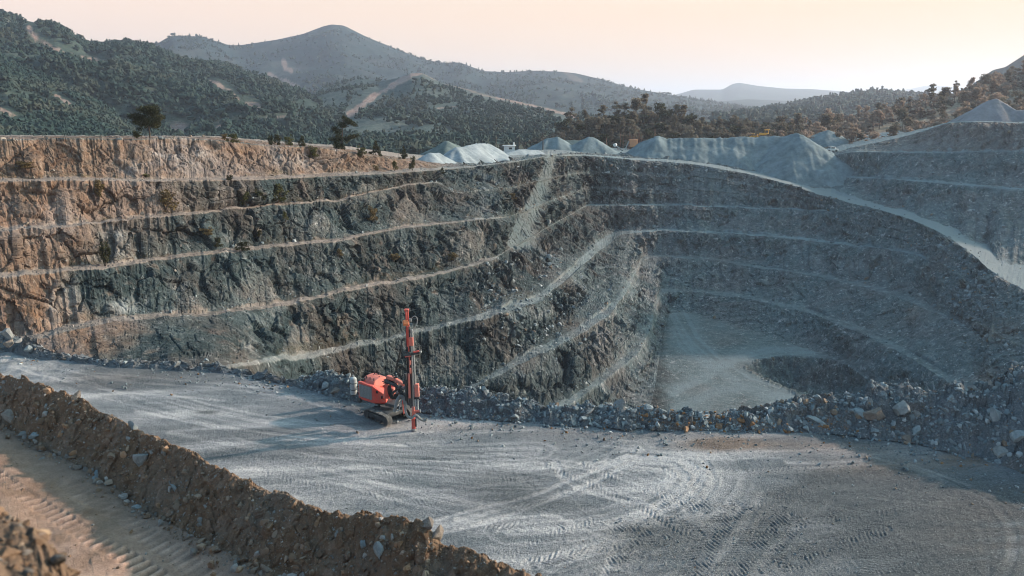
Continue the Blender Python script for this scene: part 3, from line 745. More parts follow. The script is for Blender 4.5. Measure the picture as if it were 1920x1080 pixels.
# ---- rubble bank on the pad's far edge and the slope below it
HB = [(-400, 1.2), (0, 1.3), (60, 1.2), (130, .25), (280, .35), (420, .35), (470, .2), (560, .3), (600, 1.0), (640, 1.3), (700, .8), (780, 1.1), (880, 1.5), (960, 1.1), (1050, .8), (1150, 1.0), (1250, .75), (1320, .75), (1420, 1.0), (1500, 1.5), (1600, 2.1), (1690, 2.6), (1760, 2.7), (1800, 3.0), (1850, 3.7), (1920, 4.7), (2000, 4.0), (2100, 2.6), (2400, 2.2)]
hb = smooth1(np.interp(ppx, *np.array(HB, float).T), 10) * (1 + 0.22 * fbm(stack(pa * 70, 0 * pa, 0 * pa), 3, seed=231))
steps = [('f', s) for s in np.linspace(0, 1, 40)] + [('b', s) for s in np.linspace(0.04, 1, 26)] + [('d', s) for s in np.linspace(0.04, 1, 40)]
DD, ZZ = [], []
for kind_, s in steps:
    if kind_ == 'f': DD.append(eD - 0.3 + (0.6 + 1.25 * hb) * s); ZZ.append(hb * np.sin(s * math.pi / 2) ** 1.15)
    elif kind_ == 'b': DD.append(eD + 0.3 + 1.25 * hb + (0.8 + 0.9 * hb) * s); ZZ.append(hb * (1 - sstep(s, 0, 1)) - 0.15 * s)
    else: DD.append(eD + 1.1 + 2.15 * hb + 22 * s); ZZ.append(-0.15 - 25.5 * s)
DD = np.array([np.broadcast_to(v, (PC,)) for v in DD]); ZZ = np.array([np.broadcast_to(v, (PC,)) for v in ZZ])
P = stack(pa[None, :] * DD, DD, ZZ)
cvv, _ = cells(P * 1.1, 241, 0.8); cv3, _ = cells(P * 2.6, 251, 0.8)
bulk = np.repeat(np.array([min(1, 0.25 + 3 * s) if k == 'f' else 1 for k, s in steps])[:, None], PC, 1).ravel()
P[:, 2] += bulk * (0.20 * cvv + 0.09 * cv3 + 0.15 * fbm(P * 0.6, 3, seed=261))
qx, qy = proj(*P.T)
n_ = fbm(P * 0.5, 3, seed=262)
mesh_obj('rubble_bank', P, grid_faces(len(steps), PC), MAT_PAD, kind='structure',
         attrs=dict(dust=np.clip(0.15 + 0.5 * n_, 0, 1), dark=np.clip(0.5 + 0.4 * n_, 0, .8), brown=np.clip(0.25 * (n_ > 0.25) + 0.4 * sstep(-np.abs(qx - 1330), -140, -20) * (n_ > -0.2), 0, 1)))
RUB_P, RUB_STEPS = P.reshape(len(steps), PC, 3), steps

# ---- dirt road, earth berm, bank below the camera
DC = 1250
da = np.linspace(float(ray(-420, 900)[0]), float(ray(1500, 900)[0]), DC)
dpx = np.interp(da, [ray(-420, 900)[0], ray(1500, 900)[0]], [-420, 1500])
crD, crZ = line_az([(-420, 600, 35), (0, 695, 30.5), (60, 725, 29), (140, 736, 28), (180, 765, 27), (250, 800, 25.5), (340, 836, 23.8), (430, 882, 22), (480, 912, 21.2), (560, 938, 20), (640, 968, 19), (700, 966, 18.4), (800, 984, 17.4), (830, 1012, 17), (900, 1052, 16.2), (960, 1078, 15.6), (1100, 1130, 14.4), (1500, 1250, 12)], da)
ftD, ftZ = line_az([(-420, 700, 33.5), (0, 795, 28.6), (60, 830, 27.2), (100, 848, 26.4), (200, 905, 24.2), (260, 950, 22.8), (360, 1003, 21), (480, 1064, 18.8), (560, 1105, 17.6), (700, 1165, 16), (1000, 1290, 12.6), (1500, 1400, 10)], da)
crD, crZ = smooth1(crD, 5), smooth1(crZ, 5); ftD, ftZ = smooth1(ftD, 9), smooth1(ftZ, 9)
wob = fbm(stack(da * 30, 0 * da, 0 * da), 4, seed=301)
crZ = crZ + 0.16 * wob + 0.10 * fbm(stack(da * 110, 0 * da, 0 * da + 2), 3, seed=302)
ftD = np.minimum(ftD, crD - 0.8)
# left mound and bank in front of the camera
mD, mZ = line_az([(-420, 840, 6.6), (-100, 930, 6.3), (0, 975, 6.1), (40, 988, 6.0), (75, 1012, 5.8), (105, 1045, 5.6), (130, 1085, 5.4), (180, 1180, 5.0), (300, 1400, 4.4), (600, 1900, 3.2), (1500, 2200, 2.6)], da)
mZ = np.minimum(mZ, 20.4)
ORD2 = []
def seg(n, f): ORD2.extend(f(s) for s in np.linspace(0, 1, n, endpoint=False))
roadZ = ftZ
seg(26, lambda s: (1.2 + (mD - 1.2) * s, mZ + (20.4 - mZ) * (1 - s) ** 2, 'bank', s))
seg(44, lambda s: (mD + (np.minimum(mD + 9, ftD * 0.62) - mD) * s, mZ + (roadZ - mZ) * sstep(s ** 0.8, 0, 1), 'bank', s))
seg(150, lambda s: (1 / (1 / np.minimum(mD + 9, ftD * 0.62) + (1 / ftD - 1 / np.minimum(mD + 9, ftD * 0.62)) * s), roadZ, 'road', s))
seg(130, lambda s: (ftD + (crD - ftD) * s, roadZ + (crZ - roadZ) * (0.82 * s + 0.18 * math.sin(s * math.pi / 2)), 'berm', s))
seg(30, lambda s: (crD + 1.6 * s, crZ - 1.1 * sstep(s, 0, 1) - 0.2 * s, 'back', s))
seg(40, lambda s: (crD + 1.6 + (1.45 * crZ) * s, (crZ - 1.3) * (1 - s) - 0.6 * s, 'back', s))
DD = np.array([np.broadcast_to(o[0], (DC,)) for o in ORD2]); ZZ = np.array([np.broadcast_to(o[1], (DC,)) for o in ORD2])
K = [o[2] for o in ORD2]; S = np.array([o[3] for o in ORD2])
P = stack(da[None, :] * DD, DD, ZZ)
kk = np.repeat(np.array([{'bank': 0, 'road': 1, 'berm': 2, 'back': 3}[k] for k in K])[:, None], DC, 1).ravel()
ss = np.repeat(S[:, None], DC, 1).ravel()
rough = np.where(kk == 0, 0.12, 1) * np.where(kk == 1, 0.12, np.where(kk == 2, np.minimum(1, ss * 5 + .12), 1.0))
c1, _ = cells(P * 1.3, 311, 0.7); c2, _ = cells(P * 3.5, 321, 0.8)
P[:, 2] += rough * (0.20 * fbm(P * 0.7, 3, seed=331) + 0.06 * c1 + 0.035 * c2) + np.where(kk == 1, 0.014, 0.05) * fbm(P * 7, 2, seed=332)
P[:, 2] -= (kk == 2) * 0.22 * np.maximum(0, fbm(stack(P[:, 0] * 0.9 - P[:, 1] * 0.9, P[:, 2] * 0.5, 0 * ss), 2, seed=333, ridged=True)) * np.sin(np.clip(ss, 0, 1) * np.pi)
qx, qy = proj(*P.T)
nA = fbm(stack(P[:, 0] * .5, P[:, 1] * .5, 0 * ss), 4, seed=341); nB = fbm(P * 2.2, 3, 0.6, seed=342)
ddust = (kk == 1) * (0.50 + 0.35 * nA + 0.2 * nB); ddark = np.zeros(len(P))
ddust += (kk == 2) * 0.15 * (nB > 0.3)
R_ = lambda px, py: on_level(px, py, float(np.interp(px, dpx, ftZ)))
for pts, hw, am, lug_ in (([(-60, 855), (40, 925), (120, 975), (180, 1015), (235, 1045), (300, 1085)], .30, 1.0, True), ([(-80, 925), (20, 985), (110, 1030), (190, 1085)], .3, .35, False),
                          ([(-60, 800), (60, 865), (200, 945), (330, 1020), (430, 1085)], .5, .45, False), ([(120, 905), (220, 965), (330, 1040), (400, 1090)], .35, .4, True)):
    L = [(v.x, v.y) for v in spline([R_(px, py) for px, py in pts], 6)]
    d, sg, al = near_line(L, P[:, 0], P[:, 1], hw)
    ins = (1 - sstep(d, hw * 0.75, hw * 1.15)) * (kk == 1)
    kq = np.clip(0.7 + 0.9 * nA + 0.7 * nB, 0, 1)
    if lug_:
        w_ = np.clip(np.sin(2 * np.pi * (al + sg * 0.12) / 0.36) * 2, -1, 1) * ins * kq * am
        P[:, 2] += 0.045 * w_ - 0.03 * ins
        ddust += 0.55 * np.maximum(w_, 0); ddark += 0.55 * np.maximum(-w_, 0)
    else:
        ddust += 0.4 * ins * am * kq
ddust *= 1 - 0.7 * (kk == 1) * (1 - sstep(ss, 0, 0.25)) * (nA < 0.2)
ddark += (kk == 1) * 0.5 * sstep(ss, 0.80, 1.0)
Fd = grid_faces(len(ORD2), DC)
kf = kk[Fd[:, 0]]
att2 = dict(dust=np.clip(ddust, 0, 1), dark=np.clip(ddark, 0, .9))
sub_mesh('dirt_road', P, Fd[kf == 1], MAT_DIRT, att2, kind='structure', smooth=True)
sub_mesh('dirt_berm', P, Fd[kf >= 2], MAT_DIRT, att2, kind='structure')
sub_mesh('dirt_mound', P, Fd[kf == 0], MAT_DIRT, att2, kind='structure')
DIRT_P, DIRT_K, DIRT_S = P.reshape(len(ORD2), DC, 3), K, S
# ------------------------------------------------------------------ hills: ridge lines with real distance, valleys between them
def hill_material(name, lo, hi, soil):
    m = Mat(name, 1.0, 0.1)
    n1 = m.noise(0.012, 6, 0.65, dist=0.5); n2 = m.noise(0.09, 6, 0.7); n3 = m.noise(0.35, 3, 0.7)
    c = m.mix(m.rng(n2, 0.35, 0.68), lo, hi)
    c = m.mix(m.math('MULTIPLY', m.rng(n1, 0.5, 0.68), 0.6), c, soil)
    c = m.mix(m.rng(n3, 0.45, 0.6, 0, 0.6), c, lo)
    c = m.mix(m.attr('scar'), c, m.mix(m.rng(n3, 0.35, 0.65), (0.22, 0.130, 0.108), (0.36, 0.270, 0.235)))
    m.color(c)
    m.bump(n3, 0.8, 2.0)
    return m.m
MAT_HILL = hill_material('wooded_hill', (0.028, 0.046, 0.040), (0.070, 0.090, 0.074), (0.155, 0.140, 0.115))
MAT_SCRUB = hill_material('scrub_hill', (0.16, 0.125, 0.090), (0.36, 0.275, 0.205), (0.55, 0.40, 0.31))
MAT_FAR = hill_material('far_hill', (0.014, 0.032, 0.038), (0.030, 0.052, 0.058), (0.09, 0.085, 0.08))
MAT_CONE = hill_material('open_hill', (0.045, 0.068, 0.066), (0.105, 0.130, 0.122), (0.17, 0.165, 0.15))
HILLS = {}
def hill(name, mat, crest, Dn, zn, rough, freq, seed, label_=None, cols_=420, rows_=130, scars=(), ridge=1.0, pw=1.25, back=0.5, ext=1):
    P = np.array(crest, float)
    a, t = ray(P[:, 0], P[:, 1])
    o = np.argsort(a)
    m_ = 0.05 * (a.max() - a.min())
    ac = np.linspace(a.min() - m_ * ext, a.max() + m_ * ext, cols_)
    Dc = smooth1(np.interp(ac, a[o], P[o, 2]), 4)
    tc = np.interp(ac, a[o], t[o])
    Zc = smooth1(CAM_Z - tc * Dc, 1.5)
    nr1 = int(rows_ * 0.82)
    s = np.concatenate([np.linspace(0, 1, nr1), 1 + np.linspace(0.03, 1, rows_ - nr1) * back])[:, None]
    Dn_ = Dn if np.isscalar(Dn) else np.interp(ac, *(lambda q: (ray(q[:, 0], 200 + 0 * q[:, 0])[0], q[:, 1]))(np.array(Dn, float)))
    zn_ = zn if np.isscalar(zn) else np.interp(ac, *(lambda q: (ray(q[:, 0], 200 + 0 * q[:, 0])[0], q[:, 1]))(np.array(zn, float)))
    D = Dn_ + (Dc - Dn_) * s
    Zb = np.where(s <= 1, zn_ + (Zc - zn_) * np.clip(s, 0, 1) ** pw, Zc - (Zc - zn_) * ((s - 1) / back) ** 1.1 * 1.05)
    X = ac[None, :] * D
    p = stack(X, D, 0 * D)
    warp = 1.4 * fbm(p * freq * 0.5, 3, seed=seed + 5)
    q = p * freq; q[:, 0] += warp; q[:, 1] *= 0.45
    rg = fbm(q, 5, 0.5, seed=seed, ridged=True).reshape(D.shape)
    fb = fbm(p * freq * 3, 4, 0.55, seed=seed + 9).reshape(D.shape)
    env = np.clip(np.minimum(s * 3, np.abs(1 - s) * 3.5 + 0.05), 0, 1)
    span = np.maximum(Zc - zn_, 5)[None, :]
    Z = Zb + env * rough * span * (ridge * rg * 0.8 + 0.35 * fb - 0.15)
    # never rise over the ridge line
    tl = (CAM_Z - Z) / D
    Z = np.where((s < 1) & (tl < tc[None, :]), CAM_Z - tc[None, :] * D, Z)
    V = stack(X, D, Z)
    qx, qy = proj(*V.T)
    sc = np.zeros(len(V))
    nn = fbm(stack(qx * .08, qy * .08, 0 * qx), 3, seed=seed + 3)
    for pts, w, am in scars:
        d, _, _ = near_line(pts, qx, qy, w)
        sc = np.maximum(sc, am * (1 - sstep(d + nn * w * 0.9, w * 0.4, w * 1.0)))
    wide = np.zeros(len(V))
    for pts, w, am in scars: wide = np.maximum(wide, near_line(pts, qx, qy, w)[0] < w * 1.6 + 3)
    ob = mesh_obj(name, V, grid_faces(rows_, cols_), mat, smooth=True, attrs=dict(scar=np.clip(sc, 0, 1)), kind='structure')
    HILLS[name + str(seed)] = dict(V=V.reshape(D.shape + (3,)), scar=wide.reshape(D.shape), s=np.broadcast_to(s, D.shape), px=qx.reshape(D.shape), py=qy.reshape(D.shape))
    return ob

hill('hill', MAT_HILL, [(-320, -20, 980), (-150, 0, 950), (0, 25, 930), (60, 42, 920), (100, 50, 915), (170, 84, 910), (210, 84, 910), (240, 82, 920), (285, 92, 930), (340, 112, 930), (400, 120, 920), (450, 132, 900), (520, 155, 860), (580, 180, 800), (640, 215, 740), (720, 250, 680)], 330, 0, 0.30, 0.0060, 401,
     scars=[([(55, 55), (70, 75), (100, 92), (140, 106), (200, 116)], 4, .8), ([(57, 55), (68, 74)], 8, 1.0), ([(395, 155), (430, 168), (445, 185)], 5, .9), ([(462, 192), (482, 200)], 6, .8), ([(500, 222), (560, 216)], 2, .7), ([(320, 238), (350, 238)], 8, 1.2), ([(345, 244), (330, 256)], 4, 1.0), ([(400, 245), (412, 236)], 4, .7), ([(430, 230), (450, 230)], 2, .8), ([(0, 200), (30, 215)], 4, .4)], cols_=640, rows_=190)
hill('hill', MAT_HILL, [(-320, 60, 560), (-100, 85, 545), (0, 106, 540), (60, 136, 530), (130, 166, 515), (170, 186, 505), (200, 208, 490), (225, 228, 470), (245, 246, 450), (265, 262, 430)], 260, 2, 0.20, 0.010, 411,
     scars=[([(105, 180), (125, 192), (135, 200)], 4, .8), ([(0, 205), (20, 214), (34, 224)], 4, .7), ([(215, 249), (232, 249)], 2, .8)], cols_=420, rows_=150)
hill('hill', MAT_FAR, [(200, 150, 1900), (280, 90, 1900), (322, 67, 1900), (380, 70, 1950), (430, 85, 2000), (452, 85, 2050), (520, 75, 2100), (570, 64, 2150), (605, 50, 2200), (622, 46, 2200), (645, 48, 2200), (680, 66, 2200), (702, 76, 2200), (760, 99, 2200), (800, 113, 2200), (832, 118, 2200), (862, 117, 2200), (905, 133, 2200), (950, 135, 2200), (1000, 132, 2200), (1050, 134, 2200), (1080, 137, 2200), (1130, 149, 2200), (1180, 164, 2200), (1250, 177, 2200), (1320, 188, 2200), (1420, 205, 2200)], 1100, 8, 0.28, 0.0030, 421,
     scars=[([(530, 113), (535, 130), (545, 133)], 6, .8), ([(505, 140), (560, 162)], 4, .8), ([(1060, 135), (1090, 152)], 6, .3)], cols_=640, rows_=170)
hill('hill', MAT_CONE, [(520, 236, 900), (560, 200, 960), (600, 165, 1050), (640, 155, 1060), (680, 147, 1060), (710, 152, 1000), (745, 146, 960), (770, 137, 940), (792, 137, 940), (830, 156, 930), (880, 168, 920), (930, 182, 900), (980, 192, 880), (1040, 204, 850), (1090, 216, 820), (1150, 236, 780), (1200, 250, 750)], 400, 2, 0.28, 0.0065, 431,
     scars=[([(655, 216), (690, 188), (735, 160), (775, 139), (790, 136)], 6, 1.0), ([(792, 137), (850, 158), (905, 178), (930, 184)], 4, .55), ([(930, 182), (980, 194), (1030, 205), (1075, 218)], 3.5, .9), ([(820, 203), (855, 200)], 2, .7), ([(604, 240), (606, 262)], 5, .7), ([(600, 268), (620, 268)], 4, .8), ([(580, 240), (600, 240)], 2, .8)], cols_=520, rows_=180)
hill('hill', MAT_FAR, [(1180, 200, 5200), (1280, 174, 5200), (1300, 168, 5200), (1355, 168, 5200), (1372, 158, 5200), (1385, 155, 5200), (1420, 161, 5200), (1470, 166, 5200), (1520, 167, 5200), (1590, 172, 5200), (1620, 182, 5200), (1680, 190, 5200), (1760, 200, 5200)], 3300, 8, 0.10, 0.0016, 441, cols_=300, rows_=60)
hill('hill', MAT_FAR, [(1500, 195, 9000), (1640, 172, 9000), (1700, 168, 9000), (1740, 160, 9000), (1780, 162, 9000), (1840, 168, 9000), (2000, 190, 9000)], 6500, 8, 0.10, 0.001, 446, cols_=160, rows_=40)
hill('hill', MAT_FAR, [(1160, 200, 3000), (1250, 188, 3000), (1330, 192, 2900), (1400, 186, 3100), (1500, 190, 3200), (1600, 200, 3300)], 2300, 8, 0.10, 0.003, 448, cols_=200, rows_=50)
hill('hill', MAT_HILL, [(1360, 228, 1300), (1410, 214, 1350), (1480, 201, 1400), (1540, 190, 1400), (1600, 182, 1400), (1640, 176, 1400), (1680, 179, 1400), (1740, 184, 1400), (1830, 200, 1400)], 700, 6, 0.2, 0.006, 451, cols_=300, rows_=90)
hill('hill', MAT_FAR, [(1740, 240, 1050), (1800, 175, 1050), (1835, 150, 1050), (1862, 131, 1050), (1885, 126, 1050), (1905, 113, 1050), (1925, 100, 1050), (2060, 60, 1050), (2260, 50, 1050)], 640, 8, 0.2, 0.008, 461, cols_=260, rows_=90)
hill('hill', MAT_SCRUB, [(1380, 262, 330), (1450, 250, 350), (1520, 240, 380), (1580, 226, 410), (1640, 212, 430), (1700, 200, 440), (1745, 186, 440), (1790, 174, 440), (1840, 158, 440), (1890, 146, 440), (1930, 135, 440), (2080, 70, 430), (2300, -60, 420)], [(1380, 285), (1560, 275), (1700, 262), (1850, 245), (2300, 220)], [(1380, 2), (1500, 4), (1600, 6), (1750, 10), (1900, 13), (2300, 15)], 0.16, 0.016, 471,  # unseen right end of the crest lifted to keep sun off the pit
     scars=[([(1640, 255), (1680, 240), (1720, 232)], 3, .5), ([(1760, 215), (1800, 205)], 3, .5), ([(1880, 195), (1920, 180)], 4, .5)], cols_=440, rows_=130, pw=1.0)
hill('hill', MAT_SCRUB, [(960, 285, 330), (1030, 262, 335), (1060, 248, 340), (1100, 234, 345), (1150, 224, 350), (1200, 217, 352), (1240, 219, 352), (1300, 232, 350), (1400, 241, 350), (1480, 243, 350), (1560, 250, 350)], 300, 5, 0.14, 0.02, 481, cols_=260, rows_=70, pw=0.8)
# one ground sheet to the horizon
gx = np.concatenate([-np.geomspace(12000, 60, 46), np.linspace(-50, 50, 11), np.geomspace(60, 12000, 46)])
gy = np.concatenate([np.linspace(-400, 240, 16), np.geomspace(260, 14000, 60)])
GX, GY = np.meshgrid(gx, gy)
GZ = np.where(GY < 300, -34.0, 0.0) + np.where(GY >= 300, 4.5 * sstep(GY, 300, 420), 0) + 6 * fbm(stack(GX * .003, GY * .003, 0 * GX), 3, seed=491).reshape(GX.shape) * sstep(GY, 400, 800)
mesh_obj('ground', stack(GX, GY, GZ), grid_faces(len(gy), len(gx)), MAT_HILL, smooth=True, kind='structure', attrs=dict(scar=np.zeros(GX.size)))
# ------------------------------------------------------------------ rocks
def ico(sub):
    bm = bmesh.new(); bmesh.ops.create_icosphere(bm, subdivisions=sub, radius=1)
    v = np.array([x.co[:] for x in bm.verts]); f = np.array([[q.index for q in x.verts] for x in bm.faces]); bm.free()
    return v, f
ICO = {k: ico(k) for k in (1, 2, 3)}
def rock_shape(seed, sub=2, cuts=11, squash=0.75):
    r = np.random.default_rng(seed)
    v, f = ICO[sub]; v = v.copy()
    for _ in range(cuts):
        n = r.normal(size=3); n /= np.linalg.norm(n); d = r.uniform(0.30, 0.64)
        v -= np.maximum(v @ n - d, 0)[:, None] * n
    v *= np.array([1, r.uniform(0.62, 0.95), squash * r.uniform(0.7, 1.1)])
    v += 0.018 * np.stack([noise(v * 2.2 + k * 9, seed) for k in range(3)], 1)
    return v / np.abs(v).max(), f

def rock_mat():
    m = Mat('broken_rock', 0.9, 0.25)
    a = m.attr_color('tint')
    n = m.noise(2.2, 5, 0.7); n2 = m.noise(9, 3, 0.7)
    c = m.mix(m.rng(n, 0.3, 0.7), m.mix(1.0, a, (0.62, 0.64, 0.66), 'MULTIPLY'), a)
    c = m.mix(m.math('MULTIPLY', m.rng(n2, 0.55, 0.7), 0.4), c, (0.36, 0.35, 0.34))
    m.color(c); m.bump(n2, 0.5, 0.05)
    return m.m
MAT_STONE = rock_mat()
def stone_mat(name, col, col2):
    m = Mat(name, 0.9, 0.25)
    n = m.noise(1.3, 6, 0.68, dist=0.4); n2 = m.noise(8, 3, 0.7)
    oi = m.n.new('ShaderNodeObjectInfo')
    c = m.mix(m.rng(n, 0.36, 0.64), col, col2)
    c = m.mix(m.rng(oi.outputs['Random'], 0, 1, 0, 0.45), c, m.mix(1.0, c, (0.45, 0.47, 0.5), 'MULTIPLY'))
    c = m.mix(m.math('MULTIPLY', m.rng(n2, 0.52, 0.7), 0.35), c, (0.42, 0.41, 0.40))
    m.color(c); m.bump(m.math('ADD', n, m.math('MULTIPLY', n2, 0.4)), 0.6, 0.12)
    return m.m
ST_GREY = stone_mat('grey_stone', (0.19, 0.225, 0.24), (0.37, 0.395, 0.40))
ST_PALE = stone_mat('pale_stone', (0.21, 0.205, 0.195), (0.38, 0.36, 0.34))
ST_RUST = stone_mat('rusty_stone', (0.25, 0.125, 0.06), (0.42, 0.26, 0.16))
ST_BROWN = stone_mat('brown_stone', (0.18, 0.14, 0.115), (0.31, 0.255, 0.215))

ROT = []
for k in range(40):
    q = np.random.default_rng(900 + k).normal(size=4); q /= np.linalg.norm(q); w, x, y, z = q
    ROT.append(np.array([[1 - 2 * (y * y + z * z), 2 * (x * y - w * z), 2 * (x * z + w * y)], [2 * (x * y + w * z), 1 - 2 * (x * x + z * z), 2 * (y * z - w * x)], [2 * (x * z - w * y), 2 * (y * z + w * x), 1 - 2 * (x * x + y * y)]]))
SMALL = [rock_shape(700 + k, 1, 6) for k in range(7)]
MID = [rock_shape(720 + k, 2, 10) for k in range(7)]
def scatter(name, pos, size, tint, mat, shapes):
    """one mesh of many loose stones nobody could count"""
    Vs, Fs, Ts, base = [], [], [], 0
    r = np.random.default_rng(len(pos))
    sh = r.integers(0, len(shapes), len(pos)); ro = r.integers(0, len(ROT), len(pos))
    for k in range(len(shapes)):
        for q in range(len(ROT)):
            m = np.nonzero((sh == k) & (ro == q))[0]
            if not len(m): continue
            v, f = shapes[k]; v = v @ ROT[q].T
            vv = pos[m][:, None, :] + v[None] * size[m][:, None, None]
            Vs.append(vv.reshape(-1, 3)); Ts.append(np.repeat(tint[m], len(v), 0))
            Fs.append((f[None] + (base + np.arange(len(m)) * len(v))[:, None, None]).reshape(-1, 3)); base += len(m) * len(v)
    T = np.concatenate(Ts)
    return mesh_obj(name, np.concatenate(Vs), np.concatenate(Fs), mat, attrs=dict(tint=np.concatenate([T, np.ones((len(T), 1))], 1)), kind='stuff')

def tints(n, table, seed):
    r = np.random.default_rng(seed)
    w = np.array([t[0] for t in table]); k = r.choice(len(table), n, p=w / w.sum())
    c = np.array([t[1] for t in table])[k]
    return c * r.uniform(0.7, 1.25, (n, 1))
GREYS = [(5, (0.20, 0.235, 0.25)), (3, (0.30, 0.33, 0.34)), (1.2, (0.42, 0.43, 0.43)), (0.6, (0.30, 0.21, 0.15))]
BROWNS = [(5, (0.23, 0.148, 0.10)), (3, (0.30, 0.215, 0.155)), (1.3, (0.27, 0.25, 0.23)), (1.0, (0.34, 0.20, 0.12)), (.6, (0.40, 0.36, 0.33))]

# loose stones in the earth berm and along its foot, on the mound, on the rubble bank and on the benches
r = np.random.default_rng(11)
rows = np.array([i for i, k in enumerate(DIRT_K) if k == 'berm'])
n = 17000
ii = rows[(r.beta(1.1, 1.0, n) * len(rows)).astype(int)]; jj = r.integers(0, DC, n)
p = DIRT_P[ii, jj]; qx, qy = proj(*p.T); ok = (qx > -60) & (qx < 1150) & (qy < 1130)
p = p[ok]; sz = np.minimum(0.014 / r.power(1.9, len(p)) ** 0.95, 0.15) * np.clip(p[:, 1] / 22, 0.7, 1.3)
scatter('berm_stones', p, sz, tints(len(p), BROWNS, 1), MAT_STONE, SMALL)
n = 2600
ii = rows[np.minimum((np.abs(r.normal(0, 0.05, n)) * len(rows)).astype(int), len(rows) - 1)]; jj = r.integers(0, DC, n)
p = DIRT_P[ii, jj] + np.stack([r.normal(0, .25, n), r.normal(-.15, .25, n), 0 * ii], 1); qx, qy = proj(*p.T); ok = (qx > -60) & (qx < 800)
p = p[ok]; scatter('road_edge_stones', p, np.minimum(0.02 / r.power(1.5, len(p)), 0.16), tints(len(p), BROWNS + [(2, (0.25, 0.22, 0.20))], 2), MAT_STONE, SMALL)
rows = np.array([i for i, k in enumerate(DIRT_K) if k == 'road'])
n = 5000
ii = rows[r.integers(0, len(rows), n)]; jj = r.integers(0, DC, n); p = DIRT_P[ii, jj]; qx, qy = proj(*p.T); ok = (qx > -60) & (qx < 620) & (qy < 1110) & (fbm(p * .8, 2, seed=9) > -.1)
p = p[ok]; scatter('road_pebbles', p, np.minimum(0.010 / r.power(1.8, len(p)), 0.07), tints(len(p), BROWNS, 8), MAT_STONE, SMALL)
n = 16000
jj = r.integers(0, PC, n); D_ = 1 / r.uniform(1 / 62, 1 / 34, n); ok = D_ < eD[jj] - .3; jj, D_ = jj[ok], D_[ok]
p = np.stack([pa[jj] * D_, D_, 0 * D_], 1); qx, qy = proj(*p.T); ok = (qx > -20) & (qx < 1960) & (qy < 1100) & (fbm(p * np.array([.12, .25, 1]), 3, seed=19) + .0006 * (qx - 960) > -.05); p = p[ok]
scatter('pad_pebbles', p, np.minimum(0.014 / r.power(2.2, len(p)), 0.085), tints(len(p), GREYS, 9), MAT_STONE, SMALL)
rows = np.array([i for i, k in enumerate(DIRT_K) if k == 'bank'])
n = 14000
ii = rows[r.integers(0, 60, n)]; jj = r.integers(0, DC, n)
p = DIRT_P[ii, jj]; qx, qy = proj(*p.T); ok = (qx > -80) & (qx < 260) & (qy > 900) & (qy < 1200)
p = p[ok]; scatter('mound_clods', p, np.minimum(0.018 / r.power(1.8, len(p)), 0.10), tints(len(p), [(4, (0.20, 0.12, 0.075)), (2, (0.13, 0.10, 0.08)), (1, (0.30, 0.20, 0.13))], 3), MAT_STONE, MID)
nf = sum(1 for k, s in RUB_STEPS if k != 'd')
n = 15000
ii = r.integers(0, nf, n); jj = r.integers(0, PC, n)
p = RUB_P[ii, jj] * 1.0; qx, qy = proj(*p.T)
ok = (qx > -40) & (qx < 1990) & ((qx > 560) | (r.random(n) < 0.09)); p, qx = p[ok], qx[ok]
sz = np.minimum(0.045 / r.power(1.9, len(p)), 0.27) * np.interp(qx, [500, 900, 1300, 1700], [0.8, 0.9, 1.05, 1.1])
tn = tints(len(p), GREYS, 4)
rust = (np.abs(qx - 1400) < 210) & (r.random(len(p)) < 0.22 * (p[:, 2] < 0.8)); tn[rust] = np.array([0.34, 0.175, 0.085])
scatter('bank_rubble', p, sz, tn, MAT_STONE, SMALL)
n = 2600                                                                  # crumbs strewn along the pad's far edge
jj = r.integers(0, PC, n); off = np.abs(r.normal(0, 2.2, n)); d_ = eD[jj] - off
p = np.stack([pa[jj] * d_, d_, 0.02 + 0 * d_], 1); qx, qy = proj(*p.T); ok = (qx > -20) & (qx < 1960)
p = p[ok]; scatter('pad_edge_crumbs', p, np.minimum(0.03 / r.power(1.6, len(p)), 0.15), tints(len(p), GREYS + [(.8, (0.3, 0.16, 0.08))], 5), MAT_STONE, SMALL)
# scree on the toes of the quarry faces
n = 60000
kk_ = r.integers(0, len(V_Q := VG.reshape(-1, 3)), n)
bd = band[kk_]; sv = s_[kk_]; px2 = px_[kk_]; py2 = py_[kk_]
pr = np.where((bd > 2) & (bd < 90), np.clip((sv - 0.62) * 2.2, 0.03, 1) * 0.8, 0.12) * (bd < 90)
hot = np.zeros(n)
for (cx, cy, rx, ry, am) in ((970, 560, 110, 40, 1), (1000, 500, 60, 40, .9), (1030, 620, 90, 40, .7), (1830, 560, 60, 130, 1), (1620, 385, 100, 22, .9), (1740, 470, 60, 30, .8), (1580, 610, 90, 40, .5), (1150, 330, 40, 60, .3), (700, 700, 90, 30, .5), (1870, 640, 50, 60, .9)):
    hot = np.maximum(hot, am * np.exp(-((px2 - cx) / rx) ** 2 - ((py2 - cy) / ry) ** 2))
ok = (r.random(n) < np.maximum(pr * 0.5, hot)) & (px2 > -40) & (px2 < 1960)
kk_ = kk_[ok]; p = V_Q[kk_]
sz = np.minimum(0.11 / r.power(2.0, len(p)), 0.5) * np.clip(p[:, 1] / 130, 0.5, 1.3)
tn = tints(len(p), GREYS, 6) * 0.85
w_ = np.maximum(och[kk_], 0.6 * warm[kk_] * (r.random(len(p)) < .4))[:, None]
tn = tn * (1 - 0.75 * w_) + np.array([0.33, 0.23, 0.16]) * 0.75 * w_
scatter('bench_scree', p, sz, tn, MAT_STONE, SMALL)

